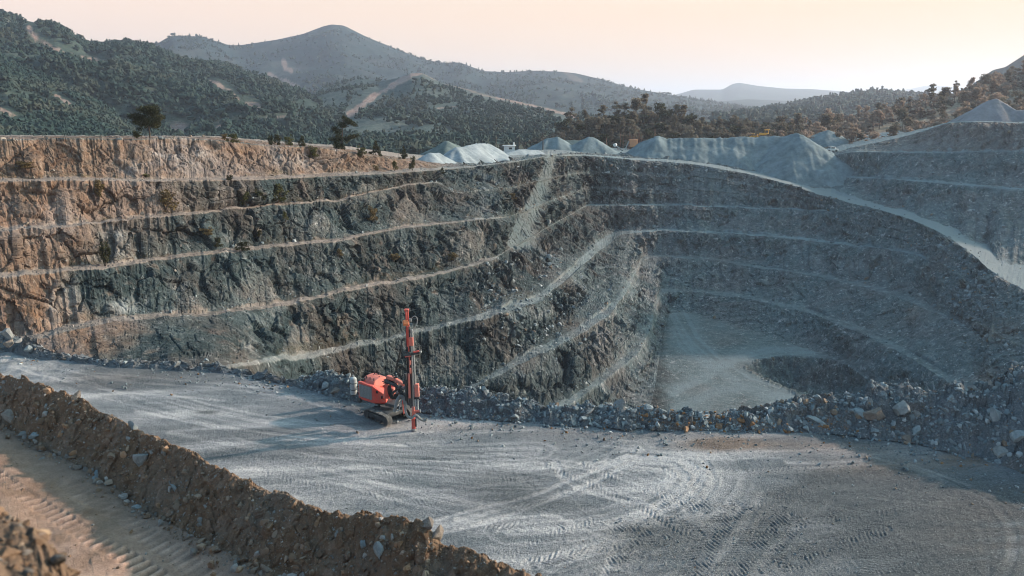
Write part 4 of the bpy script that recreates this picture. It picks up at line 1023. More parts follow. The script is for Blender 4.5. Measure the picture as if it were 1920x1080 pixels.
# boulders one can count: each its own thing
BOULD = []
for k in range(9):
    v, f = rock_shape(800 + k, 3, 15, 0.85)
    me = mesh_obj('boulder', v, f, ST_GREY); BOULD.append(me.data); bpy.data.objects.remove(me)
BOULD_M = {}
def boulder(loc, size, label, mat=ST_GREY, k=None, rot=None, group=None, sx=1, sz_=1, cat='boulder'):
    k = random.randrange(9) if k is None else k
    key = (k, mat.name)
    if key not in BOULD_M:
        me = BOULD[k].copy(); me.materials.clear(); me.materials.append(mat); BOULD_M[key] = me
    o = bpy.data.objects.new('boulder' if cat == 'boulder' else 'rock', BOULD_M[key]); scene.collection.objects.link(o)
    o.location = loc; o.rotation_euler = rot or (random.uniform(-.5, .5), random.uniform(-.5, .5), random.uniform(0, 6.28))
    o.scale = (size * sx, size, size * sz_)
    return tag(o, label, cat, group)

def rub_at(px, py):
    """point of the rubble bank seen at a photo pixel"""
    f = RUB_P[:nf].reshape(-1, 3)
    k = np.argmin((RUBX - px) ** 2 + (RUBY - py) ** 2); return Vector(f[k])
RUBX, RUBY = proj(*RUB_P[:nf].reshape(-1, 3).T)
def dirt_at(px, py):
    k = np.argsort((DX_ - px) ** 2 + (DY_ - py) ** 2)[:5]; k = k[np.argmin(DIRT_F[k, 1])]; return Vector(DIRT_F[k])
DIRT_F = DIRT_P.reshape(-1, 3); DX_, DY_ = proj(*DIRT_F.T)
HERO = [(1687, 765, 0.95, ST_PALE, 'largest pale grey boulder crowning the rubble bank, right of centre', 3, 1.25, .8), (1608, 772, .85, ST_GREY, 'tall grey boulder leaning against the rubble crest, left of the largest pale boulder', 1, .9, 1.15),
        (1643, 778, .80, ST_BROWN, 'brown shadowed boulder wedged under the largest pale boulder', 5, 1.2, .8), (1632, 750, .42, ST_PALE, 'small cream boulder balanced above the brown shadowed boulder', 2, 1.1, .8),
        (1868, 780, .75, ST_GREY, 'tall pointed grey slab standing in the right end of the rubble bank', 7, .75, 1.6), (1878, 850, .60, ST_PALE, 'pale round boulder at the foot of the rubble bank, far right', 0, 1.1, .9),
        (1912, 815, .55, ST_GREY, 'grey block cut by the right edge of the photo, on the rubble slope', 4, 1, 1), (1870, 868, .36, ST_GREY, 'small dark stone lying just below the pale round boulder', 6, 1, 1),
        (1828, 727, .42, ST_PALE, 'white rounded boulder on the crest near the right end of the rubble bank', 2, 1.1, 1), (1860, 724, .45, ST_PALE, 'pinkish upright stone beside the white rounded boulder on the crest', 8, .7, 1.4),
        (1732, 743, .38, ST_BROWN, 'lone brown stone standing on the crest right of the largest pale boulder', 5, 1, 1), (1716, 808, .5, ST_GREY, 'grey block near the foot of the bank under the largest pale boulder', 1, 1, 1),
        (1702, 825, .42, ST_BROWN, 'brown dark block at the very foot of the bank, below the grey block', 3, 1, .9), (1720, 773, .34, ST_PALE, 'small white stone on the slope just right of the largest pale boulder', 4, 1, 1),
        (1163, 766, .75, ST_PALE, 'big pale boulder in the middle of the rubble bank, pit floor behind', 3, .85, 1.05), (1137, 768, .62, ST_GREY, 'grey slab leaning on the left of the big pale boulder in mid bank', 7, 1.3, .7),
        (1212, 764, .6, ST_GREY, 'grey boulder on the crest three stones right of the big pale mid boulder', 1, .9, 1), (1228, 770, .42, ST_PALE, 'light stone tilted beside the grey crest boulder left of the pit floor', 8, 1, .9),
        (1148, 781, .42, ST_GREY, 'rounded grey stone lying under the big pale boulder in mid bank', 6, 1, .9), (1110, 768, .36, ST_PALE, 'flat cream slab on the bank left of the big pale mid boulder', 2, 1.4, .4),
        (966, 778, .42, ST_GREY, 'grey stone at the foot of the low bank right of the drill rig', 4, 1.3, .7), (628, 733, .50, ST_BROWN, 'warm brown boulder behind the drill rig, beside the grey tank', 5, 1.1, .85),
        (612, 725, .55, ST_GREY, 'grey boulder heaped at the left of the warm brown boulder', 0, 1.2, .8), (650, 722, .45, ST_GREY, 'grey boulder half hidden behind the grey tank', 6, 1, .9),
        (331, 685, .42, ST_PALE, 'single white stone on the low bank at the left of the pad', 0, 1.1, .95), (1287, 800, .40, ST_RUST, 'orange rusty block at the foot of the bank, left of the other orange stones', 2, 1.5, .65),
        (1350, 797, .45, ST_RUST, 'largest orange rusty stone in the foot of the bank below the pit floor', 4, 1, .9), (1393, 775, .3, ST_RUST, 'small orange stone high on the bank between grey blocks', 7, 1, 1),
        (1500, 772, .3, ST_RUST, 'lone reddish stone high in the bank near the tall leaning boulder', 1, 1, .9), (1530, 785, .62, ST_GREY, 'broad grey boulder low in the bank left of the tall leaning boulder', 1, 1.2, .8)]
for px, py, s, mt, lab, k, sx, szz in HERO:
    v = rub_at(px, py); boulder(v + Vector((0, 0, .05 - .22 * s)), s, lab, mt, k, sx=sx, sz_=szz)
for px, py, s, mt, lab, k in ((20, 622, .75, ST_PALE, 'large cream boulder topmost of the heap at the left edge of the pad', 2), (18, 645, .55, ST_BROWN, 'brown boulder under the large cream boulder at the left edge', 5), (52, 655, .45, ST_GREY, 'grey stone right of the boulder heap at the left edge of the pad', 3), (38, 640, .4, ST_PALE, 'small pale stone between the cream boulder and the grey stone at left', 7)):
    v = on_level(px, 668, 0); v.z = 22 - float(ray(px, py)[1]) * v.y
    boulder(v, s, lab, mt, k)
for px, py, s, mt, lab, k, sx, szz in ((266, 862, .30, ST_PALE, 'upright pale boulder with a rusty base on the earth berm slope', 7, .75, 1.35), (17, 784, .30, ST_BROWN, 'brown block at the left end of the earth berm foot', 1, 1.3, .9), (65, 816, .20, ST_GREY, 'grey triangular stone on the lower slope near the left edge', 4, 1, .9),
                                       (44, 812, .18, ST_PALE, 'pale stone beside the grey triangular stone at left', 6, 1.2, .8), (147, 878, .17, ST_BROWN, 'brown pointed stone lying on the dirt road by the berm foot', 5, 1, 1.1), (178, 893, .18, ST_GREY, 'grey leaning slab at the berm foot, right of the brown pointed stone', 7, 1.3, .7),
                                       (143, 745, .22, ST_BROWN, 'upright brown stone on the berm crest near its left end', 8, .8, 1.3), (255, 795, .22, ST_GREY, 'grey stone on the berm crest above the upright pale boulder', 0, .8, 1.2), (241, 823, .14, ST_PALE, 'light flat stone just below the berm crest', 2, 1.2, .6),
                                       (327, 917, .13, ST_GREY, 'small upright grey stone halfway down the berm, right of the pale boulder', 3, .8, 1.4), (372, 985, .12, ST_PALE, 'pale blue grey cobble near the berm foot in the lower left', 6, 1, 1.1), (258, 950, .16, ST_GREY, 'dark stone at the berm foot in the middle of the road edge', 1, 1, .9),
                                       (802, 982, .19, ST_BROWN, 'brown block on the berm crest at its right end', 5, 1.2, .8), (820, 1003, .22, ST_BROWN, 'large brown boulder bulging from the right flank of the berm', 3, .9, 1.2), (713, 1037, .19, ST_GREY, 'grey oval slab in the berm, below the brown crest block', 0, .8, 1.3),
                                       (680, 1020, .12, ST_GREY, 'grey cobble left of the oval slab in the berm', 4, 1, 1), (748, 1020, .10, ST_RUST, 'orange cobble above the oval slab in the berm', 2, 1, 1.3), (763, 1065, .13, ST_RUST, 'orange brown stone low in the right end of the berm', 6, 1.2, .9),
                                       (502, 1070, .20, ST_BROWN, 'broad brown boulder at the bottom edge of the photo, berm foot', 8, 1.3, .8), (247, 996, .08, ST_RUST, 'small reddish stone alone in the middle of the dirt road', 7, 1, 1)):
    v = dirt_at(px, py); boulder(v + Vector((0, 0, .02)), s * 1.05, lab, mt, k, sx=sx, sz_=szz)
# the many like rocks of the bank
placed = 0
for q in range(900):
    px = random.choice([random.uniform(560, 1110), random.uniform(1110, 1940), random.uniform(1110, 1940)])
    j = int(np.argmin(np.abs(RUBX[:PC] - px))); i = random.randrange(4, nf - 14)
    v = Vector(RUB_P[i, j])
    if placed >= 205: break
    s = random.uniform(0.15, 0.34) * (1 if px > 1100 else .75)
    X_ = proj(v.x, v.y, v.z)
    if any(abs(X_[0] - h[0]) < 14 and abs(X_[1] - h[1]) < 14 for h in HERO): continue
    v.z -= .25 * s
    rusty = 1290 < px < 1560 and v.z < .7 and random.random() < .30
    if rusty: boulder(v, s * .8, 'orange rusty rock among grey ones low in the rubble bank', ST_RUST, group='orange rocks in the rubble bank', cat='rock')
    else: boulder(v, s, 'grey broken rock in the long rubble bank along the pad edge', ST_GREY, group='grey rocks in the rubble bank', cat='rock')
    placed += 1
# ------------------------------------------------------------------ trees, shrubs, woods
def leaf_mat(name, dark, light, soft=0.25):
    m = Mat(name, 0.8, 0.15)
    a = m.attr('tone'); n = m.noise(1.6, 3, 0.6)
    oi = m.n.new('ShaderNodeObjectInfo')
    c = m.mix(m.math('ADD', m.math('MULTIPLY', a, 0.75), m.math('MULTIPLY', n, 0.25)), dark, light)
    if name == 'far_wood_leaves':
        n5 = m.noise(0.02, 4, 0.6)
        c = m.mix(m.math('MULTIPLY', m.rng(n5, 0.48, 0.66), 0.6), c, (0.085, 0.082, 0.058))
    c = m.mix(m.rng(oi.outputs['Random'], 0, 1, 0, 0.5), c, m.mix(1.0, c, (0.62, 0.60, 0.55), 'MULTIPLY'))
    m.color(c)
    m.b.inputs['Subsurface Weight'].default_value = 0
    tr = m.n.new('ShaderNodeBsdfTranslucent'); m.set(tr.inputs['Color'], c)
    mx = m.n.new('ShaderNodeMixShader'); mx.inputs[0].default_value = soft
    out = m.n['Material Output']
    m.link(m.b.outputs[0], mx.inputs[1]); m.link(tr.outputs[0], mx.inputs[2]); m.link(mx.outputs[0], out.inputs['Surface'])
    return m.m
LEAF_DARK = leaf_mat('dark_pine_needles', (0.022, 0.026, 0.012), (0.080, 0.074, 0.034))
LEAF_OLIVE = leaf_mat('olive_leaves', (0.045, 0.050, 0.018), (0.150, 0.135, 0.048))
LEAF_DRY = leaf_mat('dry_scrub', (0.10, 0.070, 0.032), (0.26, 0.185, 0.090))
LEAF_WOOD = leaf_mat('hillside_leaves', (0.080, 0.072, 0.054), (0.26, 0.215, 0.165), 0.5)
LEAF_WARM = leaf_mat('warm_hillside_leaves', (0.19, 0.142, 0.110), (0.48, 0.365, 0.295), 0.5)
def bark():
    m = Mat('bark', 0.95, 0.1); n = m.noise(5, 4, 0.7, co=m.coords((1, 1, .2)))
    m.color(m.mix(n, (0.045, 0.034, 0.026), (0.16, 0.125, 0.10))); m.bump(n, .6, .03); return m.m
BARK = bark()

def tube_arrays(path, rad, sides=6):
    path = [Vector(p) for p in path]; V_, F_ = [], []
    for i, p in enumerate(path):
        d = (path[min(i + 1, len(path) - 1)] - path[max(i - 1, 0)]).normalized()
        u = d.orthogonal().normalized(); w = d.cross(u)
        for k in range(sides):
            a_ = 2 * math.pi * k / sides
            V_.append(p + (u * math.cos(a_) + w * math.sin(a_)) * rad[i])
    for i in range(len(path) - 1):
        for k in range(sides):
            F_.append((i * sides + k, i * sides + (k + 1) % sides, (i + 1) * sides + (k + 1) % sides, (i + 1) * sides + k))
    return np.array([v[:] for v in V_]), np.array(F_)
def merge(parts):
    Vs, Fs, b = [], [], 0
    for v, f in parts: Vs.append(v); Fs.append(f + b); b += len(v)
    return np.concatenate(Vs), np.concatenate(Fs)

def leaves(clumps, n, leaf, seed, upw=0.0, asp=1.6):
    """small leaf faces spread through clumps (centre, radii); tone runs per clump and per leaf"""
    r = np.random.default_rng(seed)
    vol = np.array([c[1][0] * c[1][1] * c[1][2] for c in clumps]) ** 0.75
    k = r.choice(len(clumps), n, p=vol / vol.sum())
    C = np.array([c[0] for c in clumps])[k]; Rr = np.array([c[1] for c in clumps])[k]
    d = r.normal(size=(n, 3)); d /= np.linalg.norm(d, axis=1, keepdims=True)
    rad = r.random(n) ** 0.45
    c = C + d * Rr * rad[:, None] * (1 + 0.25 * r.normal(size=(n, 1)) * (r.random((n, 1)) < .3))
    u = r.normal(size=(n, 3)); u[:, 2] += upw; u /= np.linalg.norm(u, axis=1, keepdims=True)
    w = np.cross(u, r.normal(size=(n, 3))); w /= np.linalg.norm(w, axis=1, keepdims=True)
    s = leaf * r.uniform(0.6, 1.4, (n, 1))
    V_ = np.stack([c - u * s * asp, c + w * s * .7, c + u * s * asp, c - w * s * .7], 1).reshape(-1, 3)
    ct = r.random(len(clumps))[k]
    tone = np.clip(0.5 * ct + 0.5 * r.random(n), 0, 1)
    return V_, np.arange(4 * n).reshape(n, 4), np.repeat(tone, 4)

def tree_meshes(kind_, seed):
    """unit tree (height 1): trunk with limbs, crown of leaf clumps"""
    r = random.Random(seed); parts, clumps = [], []
    if kind_ == 'round':
        parts.append(tube_arrays([(0, 0, -.03), (.01, 0, .16), (0.0, .01, .30), (.02, 0, .42)], [.020, .016, .014, .010]))
        for k in range(11):
            a_ = k * 2.4 + r.uniform(-.3, .3); h = r.uniform(.22, .40); L = r.uniform(.22, .42); up = r.uniform(.12, .42)
            e = Vector((math.cos(a_) * L, math.sin(a_) * L, h + up)); s0 = Vector((0, 0, h))
            parts.append(tube_arrays([s0, s0.lerp(e, .5) + Vector((0, 0, .03)), e], [.009, .006, .003], 5))
        for k in range(38):
            a_ = r.uniform(0, 6.28); q = math.sqrt(r.random()) * .36; z = r.uniform(.27, .90); q *= math.sqrt(max(.15, 1 - ((z - .55) / .42) ** 2)) * 1.15
            s = r.uniform(.08, .15); clumps.append(((math.cos(a_) * q, math.sin(a_) * q, z), (s * 1.2, s * 1.2, s * .8)))
        return merge(parts), leaves(clumps, 6500, .015, seed)
    if kind_ == 'leaning':
        tr = [(0, 0, -.03), (-.01, 0, .2), (.02, .01, .45), (.04, 0, .7), (.10, 0, .93)]
        parts.append(tube_arrays(tr, [.026, .022, .017, .012, .006]))
        for (x, z, s, sz) in ((-.16, .15, .15, .16), (-.30, .32, .12, .07), (-.10, .36, .15, .12), (.12, .30, .12, .10), (.30, .40, .16, .07), (.46, .44, .08, .05), (-.12, .56, .14, .09), (-.20, .64, .10, .07), (.02, .74, .15, .09), (.16, .86, .14, .09), (.26, .80, .16, .06), (.38, .74, .08, .05), (.08, .95, .09, .05), (-.02, .10, .12, .12)):
            clumps.append(((x, r.uniform(-.1, .1), z), (s, s, sz))); clumps.append(((x * .85 + r.uniform(-.04, .04), r.uniform(-.18, .18), z + r.uniform(-.04, .04)), (s * .7, s * .7, sz * .8)))
            s0 = Vector((.03, 0, max(.1, z - .1))); e = Vector((x, clumps[-2][0][1], z)); parts.append(tube_arrays([s0, s0.lerp(e, .6) + Vector((0, 0, .02)), e], [.009, .006, .003], 5))
        return merge(parts), leaves(clumps, 5200, .014, seed)
    if kind_ == 'conifer':
        parts.append(tube_arrays([(0, 0, -.03), (0, 0, .5), (0, 0, .97)], [.022, .014, .003]))
        for k in range(46):
            z = r.uniform(.08, .97); q = (1 - z) * .34 * r.uniform(.4, 1.1); a_ = r.uniform(0, 6.28); s = .03 + .07 * (1 - z)
            clumps.append(((math.cos(a_) * q, math.sin(a_) * q, z), (s * 1.2, s * 1.2, s)))
        return merge(parts), leaves(clumps, 2000, .020, seed, .4)
    if kind_ == 'pine':
        b = r.uniform(-.06, .06)
        parts.append(tube_arrays([(0, 0, -.06), (b * .3, 0, .35), (b, 0, .8)], [.022, .016, .006], 5))
        for k in range(15):
            z = r.uniform(.25, .98); q = r.uniform(0, .24) * (1.15 - abs(z - .55)); a_ = r.uniform(0, 6.28); s = r.uniform(.07, .13)
            clumps.append(((b * z + math.cos(a_) * q, math.sin(a_) * q, z), (s * 1.25, s * 1.25, s * .75)))
        for k in range(5):
            c = clumps[k * 2][0]; parts.append(tube_arrays([(b * c[2] * .7, 0, c[2] * .7), c], [.008, .003], 4))
        return merge(parts), leaves(clumps, 520, .034, seed)
    if kind_ == 'broad':
        parts.append(tube_arrays([(0, 0, -.08), (0, 0, .25), (.02, 0, .5)], [.04, .03, .015], 5))
        for k in range(15):
            a_ = r.uniform(0, 6.28); z = r.uniform(.22, .86); q = r.uniform(.1, .42) * math.sqrt(max(.1, 1 - ((z - .5) / .48) ** 2)); s = r.uniform(.12, .2)
            clumps.append(((math.cos(a_) * q, math.sin(a_) * q, z), (s * 1.2, s * 1.2, s * .8)))
        for k in range(4):
            c = clumps[k * 3][0]; parts.append(tube_arrays([(0, 0, .22), c], [.014, .004], 4))
        return merge(parts), leaves(clumps, 620, .042, seed)
    if kind_ == 'shrub':
        for k in range(6):
            a_ = k * 1.05; parts.append(tube_arrays([(0, 0, -.06), (math.cos(a_) * .12, math.sin(a_) * .12, .3), (math.cos(a_) * .26, math.sin(a_) * .26, .62)], [.02, .012, .004], 4))
        for k in range(16):
            a_ = r.uniform(0, 6.28); z = r.uniform(.12, .85); q = r.uniform(0, .36) * math.sqrt(max(.1, 1 - ((z - .35) / .62) ** 2)); s = r.uniform(.10, .18)
            clumps.append(((math.cos(a_) * q, math.sin(a_) * q, z), (s, s, s)))
        return merge(parts), leaves(clumps, 850, .034, seed)

_tm = {}
def tree(name, kind_, seed, loc, height, width, mat, label, cat, group=None, rz=None, stem='trunk'):
    key = (kind_, seed)
    if key not in _tm:
        (tv, tf), (lv, lf, tone) = tree_meshes(kind_, seed)
        a_ = mesh_obj('trunk', tv, tf, BARK); b_ = mesh_obj('crown', lv, lf, LEAF_DARK, attrs=dict(tone=tone))
        _tm[key] = (a_.data, b_.data); bpy.data.objects.remove(a_); bpy.data.objects.remove(b_)
    tm_, cm_ = _tm[key]
    k2 = (key, mat.name)
    if k2 not in _tm:
        me = cm_.copy(); me.materials.clear(); me.materials.append(mat); _tm[k2] = me
    t = empty(name, loc, label, cat, group, random.uniform(0, 6.28) if rz is None else rz)
    t.scale = (width, width, height)
    for nm, me in ((stem, tm_), ('crown', _tm[k2])):
        o = bpy.data.objects.new(nm, me); scene.collection.objects.link(o); o.parent = t
    return t

def tree_px(name, kind_, seed, px, py_base, py_top, D, wpx, mat, label, cat, unit_w, **kw):
    b = at(px, py_base, D); d_ = D * CP - (b.z - CAM_Z) * SP
    h = (py_base - py_top) * d_ / FPX
    w = wpx * d_ / FPX / unit_w
    return tree(name, kind_, seed, b, h, w, mat, label, cat, **kw)

# the trees and shrubs one can single out along the left rim and on the benches
tree_px('pine_tree', 'round', 1, 281, 259, 196, 107, 66, LEAF_DARK, 'dark round crowned pine standing alone on the upper left rim', 'tree', .95, rz=.5)
tree_px('pine_tree', 'leaning', 2, 642, 282, 219, 141, 57, LEAF_DARK, 'tall dark pine with open lopsided crown on the left rim', 'tree', .9, rz=0.0)
tree_px('conifer', 'conifer', 3, 705, 296, 263, 149, 26, LEAF_DARK, 'small cone shaped dark conifer on the rim right of the lopsided pine', 'tree', .68)
tree_px('conifer', 'conifer', 4, 757, 299, 273, 155, 19, LEAF_DARK, 'low dark conifer on the rim, last one before the pale stockpiles', 'tree', .68)
SHR = [(676, 294, 272, 147, 22, LEAF_OLIVE, 'bushy shrub between the lopsided pine and the small conifer on the rim'), (437, 268, 248, 114, 22, LEAF_OLIVE, 'round bright olive bush on the rim edge above the orange face'),
       (257, 259, 244, 107, 20, LEAF_OLIVE, 'small olive bush at the left foot of the round pine'), (509, 276, 252, 124, 15, LEAF_DARK, 'leftmost dark shrub of the row on the rim in mid left'), (522, 276, 251, 125, 16, LEAF_DARK, 'second dark shrub of the row on the rim in mid left'),
       (543, 277, 250, 127, 18, LEAF_OLIVE, 'widest shrub of the row on the rim in mid left'), (567, 277, 251, 129, 14, LEAF_DARK, 'last dark shrub of the row on the rim, near the lopsided pine'), (421, 262, 250, 113, 16, LEAF_DRY, 'dry greyish shrub left of the round bright olive bush'),
       (773, 318, 292, 147, 16, LEAF_OLIVE, 'tall olive shrub on the road bank left of the pale stockpiles'), (741, 320, 302, 143, 14, LEAF_OLIVE, 'olive shrub on the bank left of the tall olive shrub'), (705, 318, 306, 137, 14, LEAF_DRY, 'dry shrub on the bank below the small conifer'),
       (828, 326, 313, 157, 10, LEAF_DARK, 'dark little bush at the corner where the top road meets the yard'), (591, 296, 274, 124, 24, LEAF_OLIVE, 'olive shrub hanging on the top face under the lopsided pine'), (432, 341, 329, 104, 16, LEAF_DARK, 'dark low bush on the edge of the top bench road'),
       (461, 388, 361, 105, 23, LEAF_OLIVE, 'bright olive bush on the second bench, tallest of its row'), (484, 383, 353, 107, 26, LEAF_DARK, 'dark bush right of the bright olive bush on the second bench'), (521, 378, 342, 110, 34, LEAF_OLIVE, 'broad grey olive shrub on the second bench, farthest right of its row'),
       (312, 393, 357, 92, 44, LEAF_DRY, 'dry brown thicket on the slope above the second bench'), (197, 497, 452, 84, 27, LEAF_DARK, 'tall dark shrub at the foot of the third face on the left'), (536, 414, 396, 112, 12, LEAF_OLIVE, 'small olive bush high on the face below the second bench'),
       (487, 444, 428, 105, 12, LEAF_DARK, 'small dark bush halfway down the third face'), (408, 463, 444, 98, 20, LEAF_DARK, 'dark bush at the toe of the third face, above the bench road'), (700, 414, 386, 125, 22, LEAF_DRY, 'yellowish bush on the face above the third bench road'),
       (184, 372, 336, 86, 24, LEAF_DRY, 'dry bush on the first face near the left edge'), (640, 482, 466, 112, 14, LEAF_DRY, 'brown dry bush on the fourth face in mid left'), (385, 440, 424, 97, 26, LEAF_DRY, 'brown dry bush left of the dark bush at the toe of the third face'),
       (455, 468, 450, 101, 24, LEAF_DARK, 'spreading dark bush right of the dark bush at the toe of the third face'), (50, 313, 300, 88, 40, LEAF_DRY, 'dry brush patch on the top face at the left edge'), (740, 490, 476, 122, 30, LEAF_DRY, 'dry golden brush on the slope above the fourth bench road'),
       (850, 488, 474, 132, 24, LEAF_DRY, 'reddish dry brush near the right end of the fourth bench road'), (273, 330, 322, 95, 14, LEAF_OLIVE, 'small olive tuft at the foot of the top face'), (960, 372, 360, 165, 16, LEAF_DRY, 'dry tuft on the face left of the pale chute')]
for k, (px, yb, yt, D, w, mt, lab) in enumerate(SHR):
    if yb > 280 or px > 800:
        v = wall_point(px, yb); b = Vector((v.x, v.y, v.z - .05)); d_ = v.y * CP - (v.z - CAM_Z) * SP
        tree('shrub', 'shrub', 20 + k % 5, b, (yb - yt) * 1.1 * d_ / FPX, w * d_ / FPX / .8, mt, lab, 'shrub', stem='stems')
    else:
        tree_px('shrub', 'shrub', 20 + k % 5, px, yb, yt, D, w, mt, lab, 'shrub', .8, stem='stems')

# woods: individual trees on the near hillside, the far woods as masses
def hill_pts(key, n, seed, smin=0.02, smax=1.02, scar_max=.25):
    h = HILLS[key]; r = np.random.default_rng(seed)
    nr, nc, _ = h['V'].shape
    # even on the picture: sample rows/cols, thin by visibility
    i = (r.random(n) * (nr - 1)); j = r.random(n) * (nc - 1)
    i0, j0 = i.astype(int), j.astype(int)
    ok = (h['s'][i0, j0] >= smin) & (h['s'][i0, j0] <= smax) & (h['scar'][i0, j0] < scar_max)
    i0, j0, i, j = i0[ok], j0[ok], i[ok], j[ok]
    fi, fj = (i - i0)[:, None], (j - j0)[:, None]
    V_ = h['V']
    p = (V_[i0, j0] * (1 - fi) + V_[i0 + 1, j0] * fi) * (1 - fj) + (V_[i0, j0 + 1] * (1 - fi) + V_[i0 + 1, j0 + 1] * fi) * fj
    return p, h['px'][i0, j0], h['py'][i0, j0]

def blob_tree(seed, kind_):
    r = np.random.default_rng(seed); parts = []
    v, f = ICO[1]
    if kind_ == 'cone':
        for z, s in ((.22, .30), (.5, .22), (.78, .12)):
            w = v * np.array([s, s, .24]) * (1 + .35 * r.normal(size=(len(v), 1))); parts.append((w + np.array([r.normal(0, .03), r.normal(0, .03), z]), f))
    else:
        for k in range(4):
            s = r.uniform(.2, .32); w = v * np.array([s, s, s * .8]) * (1 + .30 * r.normal(size=(len(v), 1)))
            parts.append((w + np.array([r.normal(0, .16), r.normal(0, .16), r.uniform(.25, .7)]), f))
    return merge(parts)
BLOBS = [blob_tree(k, 'cone' if k % 2 else 'round') for k in range(8)]
def wood(name, p, hgt, mat, seed, cone=0.5):
    r = np.random.default_rng(seed); Vs, Fs, Ts, b = [], [], [], 0
    kind_ = np.where(r.random(len(p)) < cone, 1, 0) + 2 * r.integers(0, 4, len(p)); ro = r.integers(0, 6, len(p))
    for k in range(8):
        for q in range(6):
            m = np.nonzero((kind_ == k) & (ro == q))[0]
            if not len(m): continue
            v, f = BLOBS[k]; c_, s__ = math.cos(q), math.sin(q)
            v = v @ np.array([[c_, s__, 0], [-s__, c_, 0], [0, 0, 1]])
            Vs.append((p[m][:, None] + v[None] * hgt[m][:, None, None] * np.array([1.15, 1.15, 1])).reshape(-1, 3))
            Fs.append((f[None] + (b + np.arange(len(m)) * len(v))[:, None, None]).reshape(-1, 3)); b += len(m) * len(v)
            Ts.append(np.repeat(r.random(len(m)) ** 1.3, len(v)))
    return mesh_obj(name, np.concatenate(Vs), np.concatenate(Fs), mat, attrs=dict(tone=np.concatenate(Ts)), kind='stuff')
def wood_on(key, n, h0, h1, mat, seed, dens=0.0, cone=.5, nsc=.012, smax=1.01):
    p, qx, qy = hill_pts(key, n, seed, smax=smax)
    d = fbm(p * nsc, 4, 0.6, seed=seed); ok = (d > dens + np.random.default_rng(seed).normal(0, .18, len(d))) & (qx > -120) & (qx < 2050)
    p = p[ok]; r = np.random.default_rng(seed + 1)
    return wood('distant_wood', p, h0 * .6 + (h1 * 1.15 - h0 * .6) * r.power(0.75, len(p)), mat, seed, cone)
LEAF_FAR = leaf_mat('far_wood_leaves', (0.016, 0.037, 0.033), (0.040, 0.068, 0.058), 0.1)
wood_on('hill401', 24000, 2.6, 6.5, LEAF_FAR, 501, -.22)
wood_on('hill411', 15000, 1.6, 4.2, LEAF_FAR, 502, -.20)
wood_on('hill421', 12000, 3, 8, LEAF_FAR, 503, .0)
wood_on('hill431', 13000, 1.8, 5.5, LEAF_FAR, 504, .10)
wood_on('hill451', 3500, 6, 13, LEAF_FAR, 505, -.4)
wood_on('hill471', 4200, 1.2, 3.0, LEAF_WARM, 506, -.15, .15, .03)
wood_on('hill481', 2600, 1.5, 3.2, LEAF_WOOD, 507, -.5, .2, .03)
# valley wood between the left rim and the hills
r = np.random.default_rng(77)
n = 9000
a_ = r.uniform(-.75, .2, n); D_ = 1 / r.uniform(1 / 520, 1 / 250, n)
p = np.stack([a_ * D_, D_, 3.0 + 0 * a_], 1)
p[:, 2] = np.where(D_ < 300, -2 + 0 * D_, 2.5) + 2 * fbm(p * .02, 2, seed=3)
qx, qy = proj(*p.T); ok = (qx < 1180) & (fbm(p * .03, 3, seed=78) > -.25)
wood('distant_wood', p[ok], r.uniform(2.5, 6.5, ok.sum()), LEAF_FAR, 508, .55)

# single trees: right hillside and the dark grove behind the stockpiles
GROVE = []
def hillside(key, n, seed, hmin, hmax, box, kinds, group, labels, cap, gap):
    p, qx, qy = hill_pts(key, n, seed, .05, 1.0)
    r = random.Random(seed); k = 0; used = []
    for v, x, y in zip(p, qx, qy):
        if not (box[0] < x < box[1] and box[2] < y < box[3]) or any((x - u[0]) ** 2 + 3 * (y - u[1]) ** 2 < gap * gap for u in used): continue
        used.append((x, y)); kd, mt, lab, u = r.choice(kinds)
        h = r.uniform(hmin, hmax) * (1.25 if kd == 'pine' else .85)
        nm = 'pine_tree' if kd == 'pine' else ('broadleaf_tree' if kd == 'broad' else 'shrub')
        tree(nm, kd, 40 + r.randrange(4), Vector(v) - Vector((0, 0, .1)), h, h * r.uniform(.85, 1.25), mt, lab, 'shrub' if kd == 'shrub' else 'tree', group, stem='stems' if kd == 'shrub' else 'trunk')
        k += 1
        if k >= cap: break
hillside('hill471', 2500, 601, 3.5, 7.5, (1400, 1960, 90, 285), [('pine', LEAF_WOOD, 'slender grey green pine on the scrubby hillside at right', 1), ('broad', LEAF_WOOD, 'dark rounded tree on the scrubby hillside at right', 1), ('broad', LEAF_WARM, 'brownish rounded tree on the scrubby hillside at right', 1), ('shrub', LEAF_WARM, 'warm brown bush on the scrubby hillside at right', 1), ('pine', LEAF_WARM, 'brownish open pine on the scrubby hillside at right', 1)], 'trees on the right hillside', None, 150, 15)
hillside('hill481', 2500, 611, 4.0, 8.0, (1050, 1560, 190, 290), [('pine', LEAF_WOOD, 'slender dark pine in the grove behind the grey stockpiles', 1), ('broad', LEAF_WOOD, 'dense dark tree in the grove behind the grey stockpiles', 1), ('broad', LEAF_DARK, 'blackish green round tree in the grove behind the grey stockpiles', 1)], 'trees of the dark grove', None, 110, 15)
